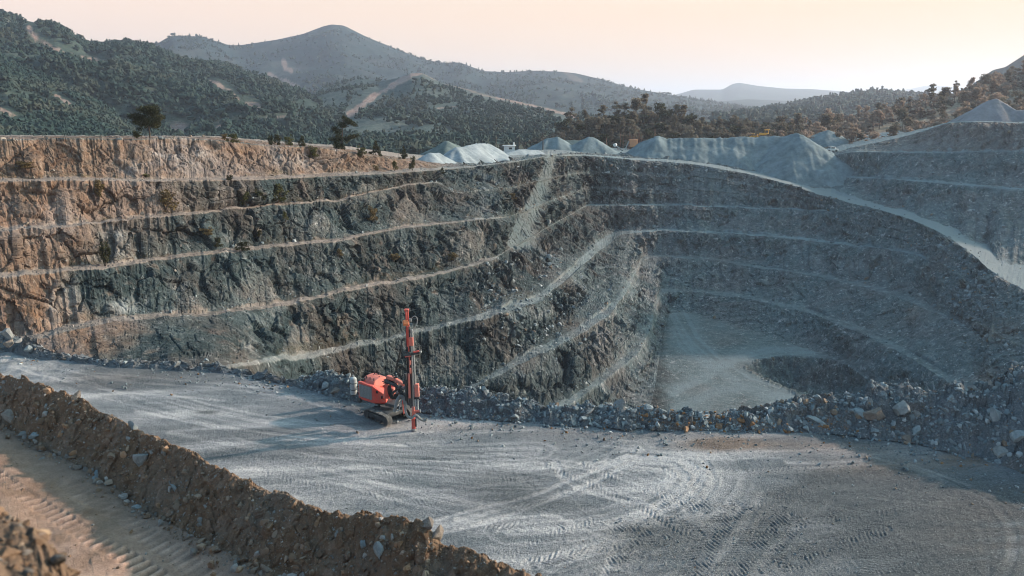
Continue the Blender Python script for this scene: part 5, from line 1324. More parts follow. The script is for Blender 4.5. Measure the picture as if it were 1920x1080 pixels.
# ------------------------------------------------------------------ drill rig
ORANGE = paint('orange_paint', (0.74, 0.085, 0.062), 0.55, 0.6, 0.5, dirt_col=(0.36, 0.22, 0.17))
SALMON = paint('salmon_paint', (0.78, 0.205, 0.15), 0.6, 0.6, 0.4, dirt_col=(0.42, 0.30, 0.25))  # paler, pinker orange for hood, boom and mast covers
BLACK = paint('black_rubber', (0.018, 0.019, 0.021), 0.6, 0.45, 0.4, dirt_col=(0.12, 0.115, 0.11))
DARK = paint('dusty_dark_steel', (0.035, 0.038, 0.042), 0.55, 0.6, 0.5, dirt_col=(0.17, 0.16, 0.15))
STEEL = paint('worn_steel', (0.42, 0.42, 0.42), 0.4, 0.4, 0.5, 0.6, dirt_col=(0.25, 0.23, 0.21))
GREYP = paint('light_grey_paint', (0.46, 0.49, 0.49), 0.5, 0.35, 0.5, dirt_col=(0.28, 0.27, 0.26))
DUSTY = paint('dusty_track_steel', (0.10, 0.10, 0.10), 0.8, 0.9, 0.3, dirt_col=(0.27, 0.25, 0.24), scale=4)
HOSE = paint('grey_ribbed_hose', (0.33, 0.335, 0.33), 0.7, 0.4, 0.3)
YELLOW = paint('yellow_machine_paint', (0.80, 0.36, 0.03), 0.45, 0.3, 0.5)
WHITE = paint('white_paint', (0.75, 0.74, 0.72), 0.5, 0.25, 0.5)
GLASS = paint('dark_glass', (0.02, 0.025, 0.03), 0.08, 0.15, 0.6)

class MB:
    def __init__(s): s.bm = bmesh.new()
    def _add(s, verts, faces):
        vs = [s.bm.verts.new(v) for v in verts]
        for f in faces:
            try: s.bm.faces.new([vs[i] for i in f])
            except ValueError: pass
        return vs
    def box(s, c, size, fwd=(1, 0), rx=0.0, bev=0.02, seg=2):
        """box centred at c; fwd is the plan direction of its length"""
        b = bmesh.new(); bmesh.ops.create_cube(b, size=1)
        bmesh.ops.scale(b, vec=size, verts=b.verts)
        if bev: bmesh.ops.bevel(b, geom=b.edges[:], offset=bev, segments=seg, affect='EDGES', profile=.5)
        ang = math.atan2(fwd[1], fwd[0])
        bmesh.ops.transform(b, matrix=Matrix.Translation(c) @ Matrix.Rotation(ang, 4, 'Z') @ Matrix.Rotation(rx, 4, 'Y'), verts=b.verts)
        return s._take(b)
    def _take(s, b):
        b.verts.index_update()
        vs = [s.bm.verts.new(v.co) for v in b.verts]
        for f in b.faces: s.bm.faces.new([vs[v.index] for v in f.verts])
        b.free(); return s
    def prism(s, poly, z0, z1, bev=0.03, seg=3, tilt=None):
        b = bmesh.new(); n = len(poly)
        lo = [b.verts.new((p[0], p[1], z0)) for p in poly]
        hi = [b.verts.new((p[0], p[1], z1 if tilt is None else tilt[i])) for i, p in enumerate(poly)]
        b.faces.new(lo[::-1]); b.faces.new(hi)
        for i in range(n): b.faces.new((lo[i], lo[(i + 1) % n], hi[(i + 1) % n], hi[i]))
        bmesh.ops.recalc_face_normals(b, faces=b.faces)
        if bev: bmesh.ops.bevel(b, geom=b.edges[:], offset=bev, segments=seg, affect='EDGES', profile=.5)
        return s._take(b)
    def bar(s, p, q, w, h=None, bev=0.01):
        """square bar from p to q"""
        p, q = Vector(p), Vector(q); d = q - p; h = h or w
        b = bmesh.new(); bmesh.ops.create_cube(b, size=1); bmesh.ops.scale(b, vec=(w, h, d.length), verts=b.verts)
        if bev: bmesh.ops.bevel(b, geom=b.edges[:], offset=bev, segments=1, affect='EDGES')
        bmesh.ops.transform(b, matrix=Matrix.Translation((p + q) / 2) @ d.to_track_quat('Z', 'Y').to_matrix().to_4x4(), verts=b.verts)
        return s._take(b)
    def cyl(s, p, q, r0, r1=None, seg=16):
        p, q = Vector(p), Vector(q); d = q - p
        b = bmesh.new(); bmesh.ops.create_cone(b, cap_ends=True, segments=seg, radius1=r0, radius2=r0 if r1 is None else r1, depth=d.length)
        bmesh.ops.transform(b, matrix=Matrix.Translation((p + q) / 2) @ d.to_track_quat('Z', 'Y').to_matrix().to_4x4(), verts=b.verts)
        return s._take(b)
    def ball(s, c, r, sz=1.0):
        b = bmesh.new(); bmesh.ops.create_uvsphere(b, u_segments=16, v_segments=10, radius=r)
        bmesh.ops.transform(b, matrix=Matrix.Translation(c) @ Matrix.Diagonal((1, 1, sz, 1)), verts=b.verts); return s._take(b)
    def tube(s, pts, r, sides=10, rib=0.0):
        pts = spline([tuple(p) for p in pts], 8); L = 0; rad = []
        if rib:
            fine_ = []
            for a_, b_ in zip(pts[:-1], pts[1:]): fine_ += [a_.lerp(b_, k / 3) for k in range(3)]
            pts = fine_ + [pts[-1]]
        for i in range(len(pts)): rad.append(r * (1 + rib * (1 if i % 2 else -1)))
        v, f = tube_arrays(pts, rad, sides)
        s._add([tuple(x) for x in v], [tuple(x) for x in f]); return s
    def build(s, name, mat, parent, origin=None, smooth=True):
        me = bpy.data.meshes.new(name); bmesh.ops.recalc_face_normals(s.bm, faces=s.bm.faces)
        if origin is not None: bmesh.ops.translate(s.bm, vec=-Vector(origin), verts=s.bm.verts)
        if smooth:
            for f in s.bm.faces: f.smooth = True
            for e in s.bm.edges:
                if len(e.link_faces) == 2 and e.calc_face_angle() > 0.7: e.smooth = False
        s.bm.to_mesh(me); s.bm.free(); me.materials.append(mat)
        o = bpy.data.objects.new(name, me); scene.collection.objects.link(o)
        if parent: o.parent = parent
        return o

tr_r, tr_f = on_level(691, 783), on_level(727, 798)
hd = (tr_f - tr_r).normalized(); fw = Vector((hd.x, hd.y, 0)); lf = Vector((-hd.y, hd.x, 0))
TRK0 = (tr_r + tr_f) / 2
RIG = TRK0 + lf * 1.0
RIG.z = 0.0
rig = empty('drill_rig', RIG, 'orange tracked drill rig with tall upright mast parked on the gravel pad', 'drill rig')
O = RIG.copy()
def part(mb, name, mat, parent=None, smooth=True): return mb.build(name, mat, parent or rig, O, smooth)

LT = max(2.5, (tr_f - tr_r).length + .5)
for k in (0, 1):
    c = TRK0 + lf * (k * 2.05)
    Hh, wd = 0.72, 0.42
    prof = []                                                  # chain outline along the track, lifted front
    n_ = 44
    for q in range(n_):
        t = 2 * math.pi * q / n_
        x = math.copysign(abs(math.cos(t)) ** .45, math.cos(t)) * LT / 2; z = Hh / 2 + math.copysign(abs(math.sin(t)) ** .8, math.sin(t)) * Hh / 2
        prof.append((x, z + (0.02 if x > 0 else 0)))
    mb = MB()
    for q in range(n_):
        (x0, z0), (x1, z1) = prof[q], prof[(q + 1) % n_]
        p, r_ = c + fw * x0 + Vector((0, 0, z0)), c + fw * x1 + Vector((0, 0, z1))
        d = (r_ - p); m = (p + r_) / 2
        nrm = Vector((0, 0, 1)).cross(lf)
        b = bmesh.new(); bmesh.ops.create_cube(b, size=1); bmesh.ops.scale(b, vec=(d.length * 1.02, wd, .05), verts=b.verts)
        ang = math.atan2(d.z, d.dot(fw))
        M_ = Matrix.Translation(m) @ Matrix(((fw.x, lf.x, 0, 0), (fw.y, lf.y, 0, 0), (0, 0, 1, 0), (0, 0, 0, 1))) @ Matrix.Rotation(-ang, 4, 'Y')
        bmesh.ops.transform(b, matrix=M_, verts=b.verts); mb._take(b)
        b = bmesh.new(); bmesh.ops.create_cube(b, size=1); bmesh.ops.scale(b, vec=(.025, wd, .10), verts=b.verts)
        bmesh.ops.transform(b, matrix=M_, verts=b.verts); mb._take(b)
    chain = part(mb, 'crawler_track', DUSTY, smooth=False)
    mb = MB(); mb.box(c + Vector((0, 0, Hh / 2)), (LT * .74, wd * .72, Hh * .55), (fw.x, fw.y), bev=.03)
    part(mb, 'track_frame', DARK, chain)
    for q in range(5):
        x = (-.36 + .18 * q) * LT
        mb = MB(); cc = c + fw * x + Vector((0, 0, .17)); mb.cyl(cc - lf * (wd * .47), cc + lf * (wd * .47), .10)
        part(mb, 'roller', DARK, chain)
    for x in (-.40, .40):
        mb = MB(); cc = c + fw * (x * LT) + Vector((0, 0, Hh / 2)); mb.cyl(cc - lf * (wd * .49), cc + lf * (wd * .49), .27, seg=20); mb.cyl(cc - lf * (wd * .53), cc + lf * (wd * .53), .11)
        part(mb, 'drive_wheel', DARK, chain)
mb = MB(); mb.box(RIG + Vector((0, 0, .62)), (1.9, 1.7, .34), (fw.x, fw.y), bev=.04); part(mb, 'chassis', DARK)
mb = MB(); mb.cyl(RIG + Vector((0, 0, .78)), RIG + Vector((0, 0, 1.02)), .62, seg=28); part(mb, 'turntable', DARK)

bh = R(-38); bf = Vector((math.cos(bh), math.sin(bh), 0)); bl = Vector((-math.sin(bh), math.cos(bh), 0))
R1 = at(672.4, 747, (CAM_Z - 1.08) / float(ray(672.4, 747)[1])); R1.z = 0
R2 = R1 + bf * 1.62
R3 = R2 + Vector((0.92, -.05, 0))
R4 = R3 + Vector((0, .95, 0)); R5 = R1 + bl * 1.75; R45 = R2 + bl * 1.75 + bf * .45
P2 = lambda v: (v.x, v.y)
mb = MB(); mb.prism([P2(R1), P2(R2), P2(R3), P2(R4), P2(R45), P2(R5)], 1.06, 2.4, .03, 1, tilt=[2.42, 2.36, 1.66, 1.66, 2.0, 2.2])
house = part(mb, 'engine_housing', ORANGE, smooth=False)
mb = MB()
g0 = R1 + bf * .12 - bl * .004; g1 = R1 + bf * 1.46 - bl * .004
mb.box((g0 + g1) / 2 + Vector((0, 0, 1.76)), (1.32, .03, .98), P2(bf), bev=.01)
grille = part(mb, 'grille', paint('dark_mesh', (0.13, 0.135, 0.14), .6, .4), house)
mb = MB()
for q in range(22): mb.bar(g0 + bf * (.05 + .06 * q) - bl * .02 + Vector((0, 0, 1.30)), g0 + bf * (.05 + .06 * q) - bl * .02 + Vector((0, 0, 2.22)), .012, bev=0)
for q in range(12): mb.bar(g0 - bl * .02 + bf * .02 + Vector((0, 0, 1.32 + .08 * q)), g1 - bl * .02 + Vector((0, 0, 1.32 + .08 * q)), .012, bev=0)
part(mb, 'wire_mesh', GREYP, grille)
ch_d = (R3 - R2).normalized(); ch_n = Vector((ch_d.y, -ch_d.x, 0))
for u, z, w in ((.28, 1.95, .14), (.62, 1.55, .12)):
    mb = MB(); mb.box(R2 + ch_d * u + ch_n * .03 + Vector((0, 0, z)), (w, .06, .2), P2(ch_d), bev=.02); part(mb, 'latch', BLACK, house)
mb = MB(); mb.bar(R2 + ch_n * .02 + Vector((.1, 0, 2.40)), R3 + ch_n * .02 + Vector((-.04, 0, 1.70)), .05, .03); part(mb, 'trim_strip', SALMON, house)
# rounded hood behind and above the housing
hb0 = R1 + bl * .42 + bf * .02
sec = [(-.02, 2.0), (.0, 2.34), (.10, 2.50), (.30, 2.62), (.62, 2.68), (1.15, 2.66), (1.32, 2.45), (1.34, 2.0)]
mb = MB(); b = bmesh.new(); A_, B_ = [], []
for (u, z) in sec:
    A_.append(b.verts.new(hb0 + bl * u + Vector((0, 0, z)))); B_.append(b.verts.new(hb0 + bl * u + bf * (1.30 - .12 * (z > 2.45)) + Vector((0, 0, z - (.05 if z > 2.5 else 0)))))
b.faces.new(A_); b.faces.new(B_[::-1])
for i in range(len(sec)): b.faces.new((A_[i], B_[i], B_[(i + 1) % len(sec)], A_[(i + 1) % len(sec)]))
bmesh.ops.recalc_face_normals(b, faces=b.faces); bmesh.ops.bevel(b, geom=b.edges[:], offset=.03, segments=1, affect='EDGES'); mb._take(b)
hood = part(mb, 'hood', SALMON, smooth=False)
mb = MB()
for u, v in ((.25, .18), (.65, .18), (1.05, .18), (.4, .75), (1.0, .75)): mb.cyl(hb0 + bf * u + bl * v + Vector((0, 0, 2.52)), hb0 + bf * u + bl * v + Vector((0, 0, 2.70)), .035)
part(mb, 'hinge_knob', BLACK, hood)
mb = MB(); mb.box(hb0 + bf * .1 + bl * .02 + Vector((0, 0, 2.42)), (.18, .3, .22), P2(bf), bev=.03); part(mb, 'air_intake', BLACK, hood)
mb = MB(); mb.cyl(hb0 + bf * .25 + bl * 1.0 + Vector((0, 0, 2.6)), hb0 + bf * .25 + bl * 1.0 + Vector((0, 0, 2.95)), .05); mb.cyl(hb0 + bf * .55 + bl * 1.15 + Vector((0, 0, 2.6)), hb0 + bf * .55 + bl * 1.15 + Vector((0, 0, 2.84)), .09)
part(mb, 'exhaust', DARK, hood)
mb = MB(); mb.prism([P2(R1 - bf * .06), P2(R3), P2(R4), P2(R45), P2(R5 - bf * .06)], .98, 1.10, .02, 1); mb.box(R1 + bf * .1 + Vector((0, 0, .98)), (.3, .2, .34), P2(bf)); mb.box((R1 + R3) / 2 + bl * .8 + Vector((0, 0, .95)), (1.9, 1.3, .22), P2(bf))
mb.box(R3 + Vector((.55, .45, 1.05)), (1.5, 1.1, .12), (1, -.25)); part(mb, 'deck', DARK)
# silver tank behind the housing
tk = at(663.5, 738.5, 57.4); ts = 57.4 * 1.05 / FPX
mb = MB(); tk.z = tk.z; r_ = 6.4 * ts
mb.cyl(tk, tk + Vector((0, 0, 1.18)), r_, seg=24); mb.ball(tk + Vector((0, 0, 1.18)), r_, .7); tank = part(mb, 'tank', GREYP)
mb = MB(); mb.cyl(tk + Vector((0, 0, 1.30)), tk + Vector((0, 0, 1.50)), .06); mb.cyl(tk + Vector((-.09, 0, 1.43)), tk + Vector((.09, 0, 1.43)), .03); part(mb, 'valve', STEEL, tank)
mb = MB()
for z in (.35, .85): mb.cyl(tk + Vector((0, 0, z)), tk + Vector((0, 0, z + .05)), r_ * 1.04, seg=24)
part(mb, 'strap', BLACK, tank)
mb = MB(); mb.bar(tk + Vector((.18, 0, .6)), R5 + Vector((0, 0, tk.z + .6)), .10); mb.bar(tk + Vector((.18, 0, .1)), R5 + Vector((0, 0, tk.z + .1)), .12); mb.bar(tk + Vector((0, 0, -.12)), tk + Vector((0, 0, .02)), .3); part(mb, 'tank_bracket', DARK)

# mast
MF = on_level(776, 806.5); DM = MF.y
m = lambda px, py, dy=0.0: at(px, py, DM + dy)
MT = m(762.3, 579.5)
def on_mast(py): f = (py - 806.5) / (579.5 - 806.5); px = 776 + f * (762.3 - 776); return m(px, py)
mb = MB(); mb.bar(m(764.4, 612), m(773.0, 764), .24, .30, .015); part(mb, 'feed_beam', DARK)
mb = MB(); mb.bar(m(761.0, 580, -.1), m(764.3, 650, -.1), .09, .10); mb.bar(m(764.3, 580, -.0), m(767, 625), .09, .10); mb.bar(m(762.4, 579.5), m(762.6, 583), .30, .3); beam = part(mb, 'mast_head', ORANGE)
mb = MB(); mb.bar(m(764.6, 612, -.17), m(768.6, 700, -.17), .08, .06); part(mb, 'feed_rail', ORANGE)
mb = MB(); mb.bar(m(766.6, 700, -.18), m(768.2, 746, -.18), .21, .14, .02); part(mb, 'front_cover', SALMON)
mb = MB(); mb.bar(m(769.0, 690, -.2), m(769.4, 700, -.2), .22, .12); mb.bar(m(768.4, 676, -.2), m(768.8, 684, -.2), .2, .12); part(mb, 'slide_clamp', SALMON)
mb = MB(); kn = m(760.3, 605.5, -.12); mb.cyl(kn - Vector((.14, .05, 0)), kn + Vector((.14, .05, 0)), .21, seg=8); mb.box(kn + Vector((.12, .05, -.04)), (.2, .2, .25)); part(mb, 'hose_drum', paint('amber_paint', (.85, .23, .07), .45, .3))
mb = MB(); mb.bar(m(770.5, 632, -.1), m(771.2, 648, -.1), .30, .30, .03); carr = part(mb, 'drill_carriage', SALMON)
mb = MB(); mb.cyl(m(771.5, 617, -.12), m(773.0, 632, -.12), .085); mb.cyl(m(771.8, 620, -.12), m(772.2, 624, -.12), .12); mb.box(m(769.5, 600, 0), (.16, .12, .2)); part(mb, 'rock_drill', STEEL, carr)
mb = MB(); mb.cyl(m(774.6, 648, -.1), m(778.3, 720, -.1), .045, seg=10); part(mb, 'drill_rod', STEEL)
mb = MB(); mb.cyl(m(771.4, 648, -.15), m(775.6, 764, -.15), .06, seg=10); part(mb, 'feed_cylinder', STEEL)
mb = MB(); mb.bar(m(759, 666.5, -.28), m(787, 660.5, -.05), .16, .16, .02); mb.bar(m(756, 660, -.1), m(770, 662, -.25), .10, .12); mb.bar(m(753.5, 652, -.1), m(756.5, 661, -.1), .09); arm = part(mb, 'rod_gripper', DARK)
mb = MB(); mb.bar(m(775, 660.5, -.2), m(786, 658, -.1), .12, .09); mb.bar(m(759, 669, -.35), m(770, 668, -.3), .09, .07); part(mb, 'gripper_plate', ORANGE, arm)
mb = MB(); mb.ball(m(788.5, 660), .09); mb.cyl(m(787, 663), m(790, 656), .035); part(mb, 'gripper_pin', STEEL, arm)
mb = MB(); mb.bar(m(781.2, 719.5, -.1), m(782.2, 743.5, -.1), .33, .30, .03); box_ = part(mb, 'rod_magazine', SALMON)
mb = MB(); mb.bar(m(781.8, 743.5, -.1), m(782.3, 747, -.1), .36, .33); mb.bar(m(774, 747, 0), m(788, 748.5, 0), .08); part(mb, 'magazine_base', BLACK, box_)
mb = MB(); mb.cyl(m(778.8, 748, -.05), m(779.8, 771, -.05), .05, seg=10); mb.cyl(m(783.2, 748, -.05), m(783.5, 768, -.05), .05, seg=10); part(mb, 'guide_rod', GREYP)
mb = MB(); mb.bar(m(774.6, 762, -.15), m(775.8, 777, -.15), .19, .2, .02); mb.cyl(m(776, 772, -.15), m(787.5, 770.5, -.15), .085); ctr = part(mb, 'centralizer', SALMON)
mb = MB(); mb.cyl(m(787, 770.5, -.15), m(788.6, 770.5, -.15), .11); part(mb, 'end_cap', STEEL, ctr)
mb = MB(); mb.cyl(m(775.3, 783.5), m(776, 803.5), .135, .15, seg=18); mb.cyl(m(774.8, 777), m(775.2, 783.5), .09); hoodd = part(mb, 'dust_hood', ORANGE)
mb = MB(); mb.cyl(m(776, 803), m(776, 806.6), .17, .19, seg=18); mb.box(m(779.6, 803), (.14, .14, .14)); part(mb, 'foot_ring', STEEL, hoodd)
mb = MB(); mb.bar(m(779.6, 785, -.05), m(780.2, 800, -.05), .09); part(mb, 'foot_cylinder', DARK, hoodd)
mb = MB(); mb.tube([m(762.5, 751, .1), m(760.2, 762, 0), m(760.6, 772, -.15), m(765, 781, -.3), m(772, 783.5, -.4), m(777.5, 779.5, -.4), m(782, 779.5, -.35), m(787, 784.5, -.3), m(793, 788, -.25), m(798.5, 787.5, -.2), m(799, 784.5, -.2)], .088, 10, .05)
part(mb, 'suction_hose', HOSE)
mb = MB(); mb.tube([m(741, 771, .7), m(743.5, 760, .5), m(746.5, 749, .3), m(751, 744, .2), m(755.5, 746.5, .1), m(757, 756, .1)], .14, 12, .09); part(mb, 'ribbed_duct', HOSE)
mb = MB(); mb.tube([m(742, 770, .6), m(748, 769, .4), m(750.5, 760, .3), m(752, 752, .2)], .055, 8); part(mb, 'pale_hose', GREYP)
mb = MB(); mb.prism([(m(753.2, 0).x, 0), (m(758.4, 0).x, -.1), (m(758.4, 0).x, .0), (m(753.2, 0).x, .1)], 0, 1, 0); mb.bm.free(); mb = MB()
mb.bar(m(754.6, 750.5, .0), m(757.2, 776, .0), .19, .06, .01); part(mb, 'side_plate', ORANGE)
# boom from the deck to the mast
bb = Vector((R3.x - .1, R3.y + .75, 0))
p0 = at(722, 724, DM + 1.6); p1 = at(729, 706.5, DM + 1.3); p2 = at(741, 711, DM + .9); p3 = at(759, 722, DM + .35)
mb = MB(); mb.bar(p1 + Vector((-.1, 0, .0)), p2, .34, .26, .04); mb.bar(p2, p3, .28, .22, .04); mb.bar(p0 - Vector((0, 0, .9)), p1, .30, .30, .04); boom = part(mb, 'boom', SALMON)
mb = MB(); mb.cyl(at(722, 713, DM + 1.1), at(740, 722, DM + .6), .10); mb.cyl(at(740, 722, DM + .6), at(758, 731, DM + .25), .065); mb.cyl(at(731, 741, DM + 1), at(752, 724, DM + .35), .08); part(mb, 'boom_cylinder', DARK, boom)
mb = MB(); mb.bar(at(724.5, 719, DM + 1.0), at(725.5, 747, DM + 1.0), .2, .25, .02); part(mb, 'boom_post', ORANGE, boom)
mb = MB(); mb.bar(at(735, 727, DM + 1.1), at(738.5, 748, DM + 1.1), .36, .3, .04); mb.bar(at(739, 718, DM + .8), at(745, 722, DM + .7), .2, .2, .03); part(mb, 'boom_bracket', SALMON, boom)
mb = MB(); mb.bar(at(757, 716, DM + .3), at(768, 714, DM + .05), .3, .26, .03); mb.bar(at(757, 738, DM + .35), at(769, 741, DM + .05), .26, .24, .03); mb.bar(at(760, 700, DM + .15), at(763, 756, DM + .1), .16, .18, .02); part(mb, 'feed_cradle', DARK)
mb = MB(); mb.bar(at(738, 708.5, DM + .9), at(745.5, 706.5, DM + .85), .14, .1, .02); mb.cyl(at(737, 706, DM + .9), at(737.5, 701.5, DM + .9), .06); mb.cyl(at(746, 707, DM + .8), at(757, 703, DM + .4), .035); part(mb, 'work_lamp', DARK, boom)
mb = MB(); mb.bar(at(748, 727, DM + .5), at(757, 735, DM + .3), .12, .12); mb.bar(at(745, 747, DM + .7), at(757, 757, DM + .2), .16, .14); mb.bar(at(724, 757, DM + 1.1), at(756, 765, DM + .35), .30, .22, .03); part(mb, 'boom_base', DARK)
mb = MB()
hs = random.Random(5)
for q in range(7):
    o_ = hs.uniform(-2.2, 2.2); dd = hs.uniform(-.15, .4)
    mb.tube([at(719 + o_, 712 + q, DM + 1.2), at(728 + o_, 712 + q * 1.3, DM + .9 + dd), at(742 + o_, 720 + q, DM + .6), at(753 + o_ * .5, 735 + q * 1.5, DM + .3), at(759 + o_ * .3, 748, DM + .15)], .033, 7)
for q in range(5):
    o_ = q * 1.5
    mb.tube([at(726 + o_, 722, DM + .95), at(728.5 + o_ * 1.3, 738 + q, DM + .85), at(735 + o_ * 1.2, 748, DM + .8), at(741 + o_, 738, DM + .7)], .03, 7)
part(mb, 'hydraulic_hose', BLACK)
mb = MB()
for q, (x1, y1) in enumerate(((752.5, 662), (750, 672), (747, 680))):
    mb.tube([m(761, 634 + q * 3, -.05), m(754 - q * .5, 637 + q * 2, 0), m(x1, y1 - 8, .1), m(744 - q * 2.2 + 3, 678 + q, .2), m(741.5 + q * 2, 690 + q * 2, .3), m(745 + q * 2, 700, .4), m(753 + q, 707, .3)], .024, 6)
for q in range(3): mb.tube([m(761.5 + q * .9, 640, -.08), m(763.2 + q * .9, 690, -.12), m(763 + q, 730, -.1), m(761 + q * 1.3, 752, .05)], .026, 6)
part(mb, 'hanging_hose', BLACK)
mb = MB(); mb.tube([m(769.5, 603), m(771, 598), m(776, 593), m(780.5, 594.5), m(782.6, 600.5), m(781, 608.5), m(777, 616), m(775.6, 630), m(776.3, 660), m(778.6, 700, .05), m(780, 720, .05)], .034, 8); part(mb, 'feed_hose', HOSE)

# ------------------------------------------------------------------ stockpiles in the yard
def pile_mat(name, c0, c1):
    m_ = Mat(name, .95, .15); n1 = m_.noise(.35, 6, .7, co=m_.coords((1, 1, .25))); n2 = m_.noise(3, 3, .7)
    n3 = m_.noise(.11, 5, .65, dist=.6); c = m_.mix(m_.rng(n1, .34, .66), c0, c1); c = m_.mix(m_.math('MULTIPLY', m_.rng(n3, .46, .62), .45), c, m_.mix(1.0, c, (.55, .58, .58), 'MULTIPLY')); c = m_.mix(m_.math('MULTIPLY', m_.rng(n2, .4, .62), .3), c, m_.mix(1.0, c, (.5, .5, .5), 'MULTIPLY'))
    m_.color(c); m_.bump(m_.math('ADD', n1, m_.math('MULTIPLY', n2, .4)), .5, .25); return m_.m
PILE = pile_mat('blue_grey_gravel', (.125, .165, .18), (.235, .28, .295))
PILE_G = pile_mat('greenish_gravel', (.095, .125, .12), (.19, .225, .215))
PILE_P = pile_mat('pinkish_grey_gravel', (.24, .222, .23), (.335, .312, .322))
PILE_W = pile_mat('pale_gravel', (.24, .275, .30), (.40, .43, .45))
def pile(ridge, base_z, slope, mat, label, seed, wob=.35, group='gravel stockpiles in the yard'):
    """gravel heap at its angle of repose round a ridge of (x, y, z) points"""
    P = [Vector(p) for p in ridge]
    mx = max(p.z for p in P) - base_z; reach = mx / slope + 1.5
    x0, x1 = min(p.x for p in P) - reach, max(p.x for p in P) + reach; y0, y1 = min(p.y for p in P) - reach, max(p.y for p in P) + reach
    nx = int(min(220, max(60, (x1 - x0) / .35))); ny = int(min(150, max(50, (y1 - y0) / .35)))
    gx, gy = np.meshgrid(np.linspace(x0, x1, nx), np.linspace(y0, y1, ny)); z = np.full(gx.shape, -99.0)
    for p, q in zip(P[:-1], P[1:]):
        ex, ey = q.x - p.x, q.y - p.y; t = np.clip(((gx - p.x) * ex + (gy - p.y) * ey) / max(ex * ex + ey * ey, 1e-6), 0, 1)
        d = np.hypot(gx - p.x - t * ex, gy - p.y - t * ey); th = np.arctan2(gy - p.y - t * ey, gx - p.x - t * ex)
        run = t * math.hypot(ex, ey)
        z = np.maximum(z, p.z + t * (q.z - p.z) - slope * np.sqrt(d * d + .15) * (1 + .10 * noise(stack(th * 2.5 + run * .25, 0 * th + seed, 0 * th), seed).reshape(th.shape)))
    pp = stack(gx, gy, 0 * gx)
    ex0, ey0 = P[-1].x - P[0].x, P[-1].y - P[0].y; Ln = math.hypot(ex0, ey0) + 1e-6
    al = ((gx - P[0].x) * ex0 + (gy - P[0].y) * ey0) / Ln; ac_ = ((gx - P[0].x) * -ey0 + (gy - P[0].y) * ex0) / Ln
    z = z + wob * fbm(pp * .22, 3, seed=seed).reshape(z.shape) + wob * .26 * fbm(stack(al * .95, ac_ * .08, 0 * al), 3, seed=seed + 1, ridged=True).reshape(z.shape) + .06 * fbm(pp * 2.2, 2, seed=seed + 2).reshape(z.shape)
    z = np.maximum(z, base_z - .6)
    F = grid_faces(ny, nx); keep = (z.ravel()[F] > base_z - .55).any(1)
    zz = z.ravel(); Vp = stack(gx, gy, zz)
    c = Vector((float(gx.mean()), float(gy.mean()), base_z)); Vp -= np.array(c[:])
    o = sub_mesh('gravel_stockpile', Vp, F[keep], mat, {}, smooth=True); o.location = c
    return tag(o, label, 'stockpile', group)
A3 = lambda *pts: [at(px, py, D) for px, py, D in pts]
pile(A3((838, 263, 226), (850, 268, 228)), 8.6, .55, PILE_G, 'dark greenish cone heap behind the pale ribbed stockpile', 1)
pile(A3((806, 287, 172), (822, 285, 175)), 7.0, .62, PILE_W, 'low pale heap leftmost in the row of stockpiles by the top road', 2)
pile(A3((856, 276, 183), (888, 269, 190), (915, 267, 196), (928, 279, 199)), 8.9, .62, PILE_W, 'long pale ribbed stockpile beside the top road', 3, .5)
pile(A3((952, 284, 216), (985, 277, 221), (1008, 280, 224)), 9.3, .62, PILE_W, 'smaller pale ribbed stockpile right of the long pale one', 4, .4)
pile(A3((1028, 258, 262), (1044, 255, 262)), 7.4, .58, PILE, 'left blue grey cone of the twin heaps beside the crusher', 5)
pile(A3((1060, 262, 270), (1090, 261, 270)), 7.4, .58, PILE_G, 'dark green low heap between the twin blue grey cones', 55)
pile(A3((1104, 255, 262), (1110, 256, 262)), 7.4, .60, PILE, 'right blue grey cone of the twin heaps beside the crusher', 6)
pile(A3((1232, 253, 262), (1252, 257, 262), (1330, 258, 262), (1420, 256, 262), (1470, 253, 260), (1496, 247, 256), (1500, 248, 255)), -2.5, .62, PILE, 'huge flat topped blue grey stockpile above the haul road', 8, .8)
pile(A3((1540, 246, 300), (1552, 243, 300), (1560, 245, 300)), 4.5, .52, PILE, 'grey stockpile behind the right end of the huge flat topped one', 9)
pile(A3((1856, 186, 243), (1868, 183, 243), (1905, 204, 238), (1960, 204, 236)), 16.0, .72, PILE_P, 'pinkish grey gravel cone on the top bank at right', 10, .2)
pile(A3((1176, 289, 262), (1190, 291, 262)), 6.3, .5, PILE, 'low grey heap at the foot of the crusher', 11, .15)

# ------------------------------------------------------------------ yard plant
def frame_tower(mb, c, w, d, h, t=.18):
    for sx in (-1, 1):
        for sy in (-1, 1): mb.bar(c + Vector((sx * w / 2, sy * d / 2, 0)), c + Vector((sx * w / 2, sy * d / 2, h)), t, bev=0)
    for z in (.45 * h, h):
        for sy in (-1, 1): mb.bar(c + Vector((-w / 2, sy * d / 2, z)), c + Vector((w / 2, sy * d / 2, z)), t, bev=0)
    mb.bar(c + Vector((-w / 2, -d / 2, 0)), c + Vector((w / 2, -d / 2, .45 * h)), t * .7, bev=0); mb.bar(c + Vector((w / 2, -d / 2, .45 * h)), c + Vector((-w / 2, -d / 2, h)), t * .7, bev=0)
RUSTY = paint('rusty_red_steel', (.26, .11, .065), .7, .5, .3)
cb = at(1187, 286, 285); cru = empty('crusher', cb, 'rusty orange crusher with frame tower behind the yard heaps', 'crusher'); O = cb
mb = MB(); frame_tower(mb, cb, 3.4, 3, 3.0); mb.build('tower_frame', RUSTY, cru, O)
mb = MB(); mb.prism([(cb.x - 1.5, cb.y - 1.6), (cb.x + 1.3, cb.y - 1.6), (cb.x + 1.3, cb.y + 1.4), (cb.x - 1.5, cb.y + 1.4)], cb.z + 2.0, cb.z + 4.6, .05, 1); mb.build('hopper', paint('faded_orange_panel', (.62, .27, .12), .6, .4), cru, O)
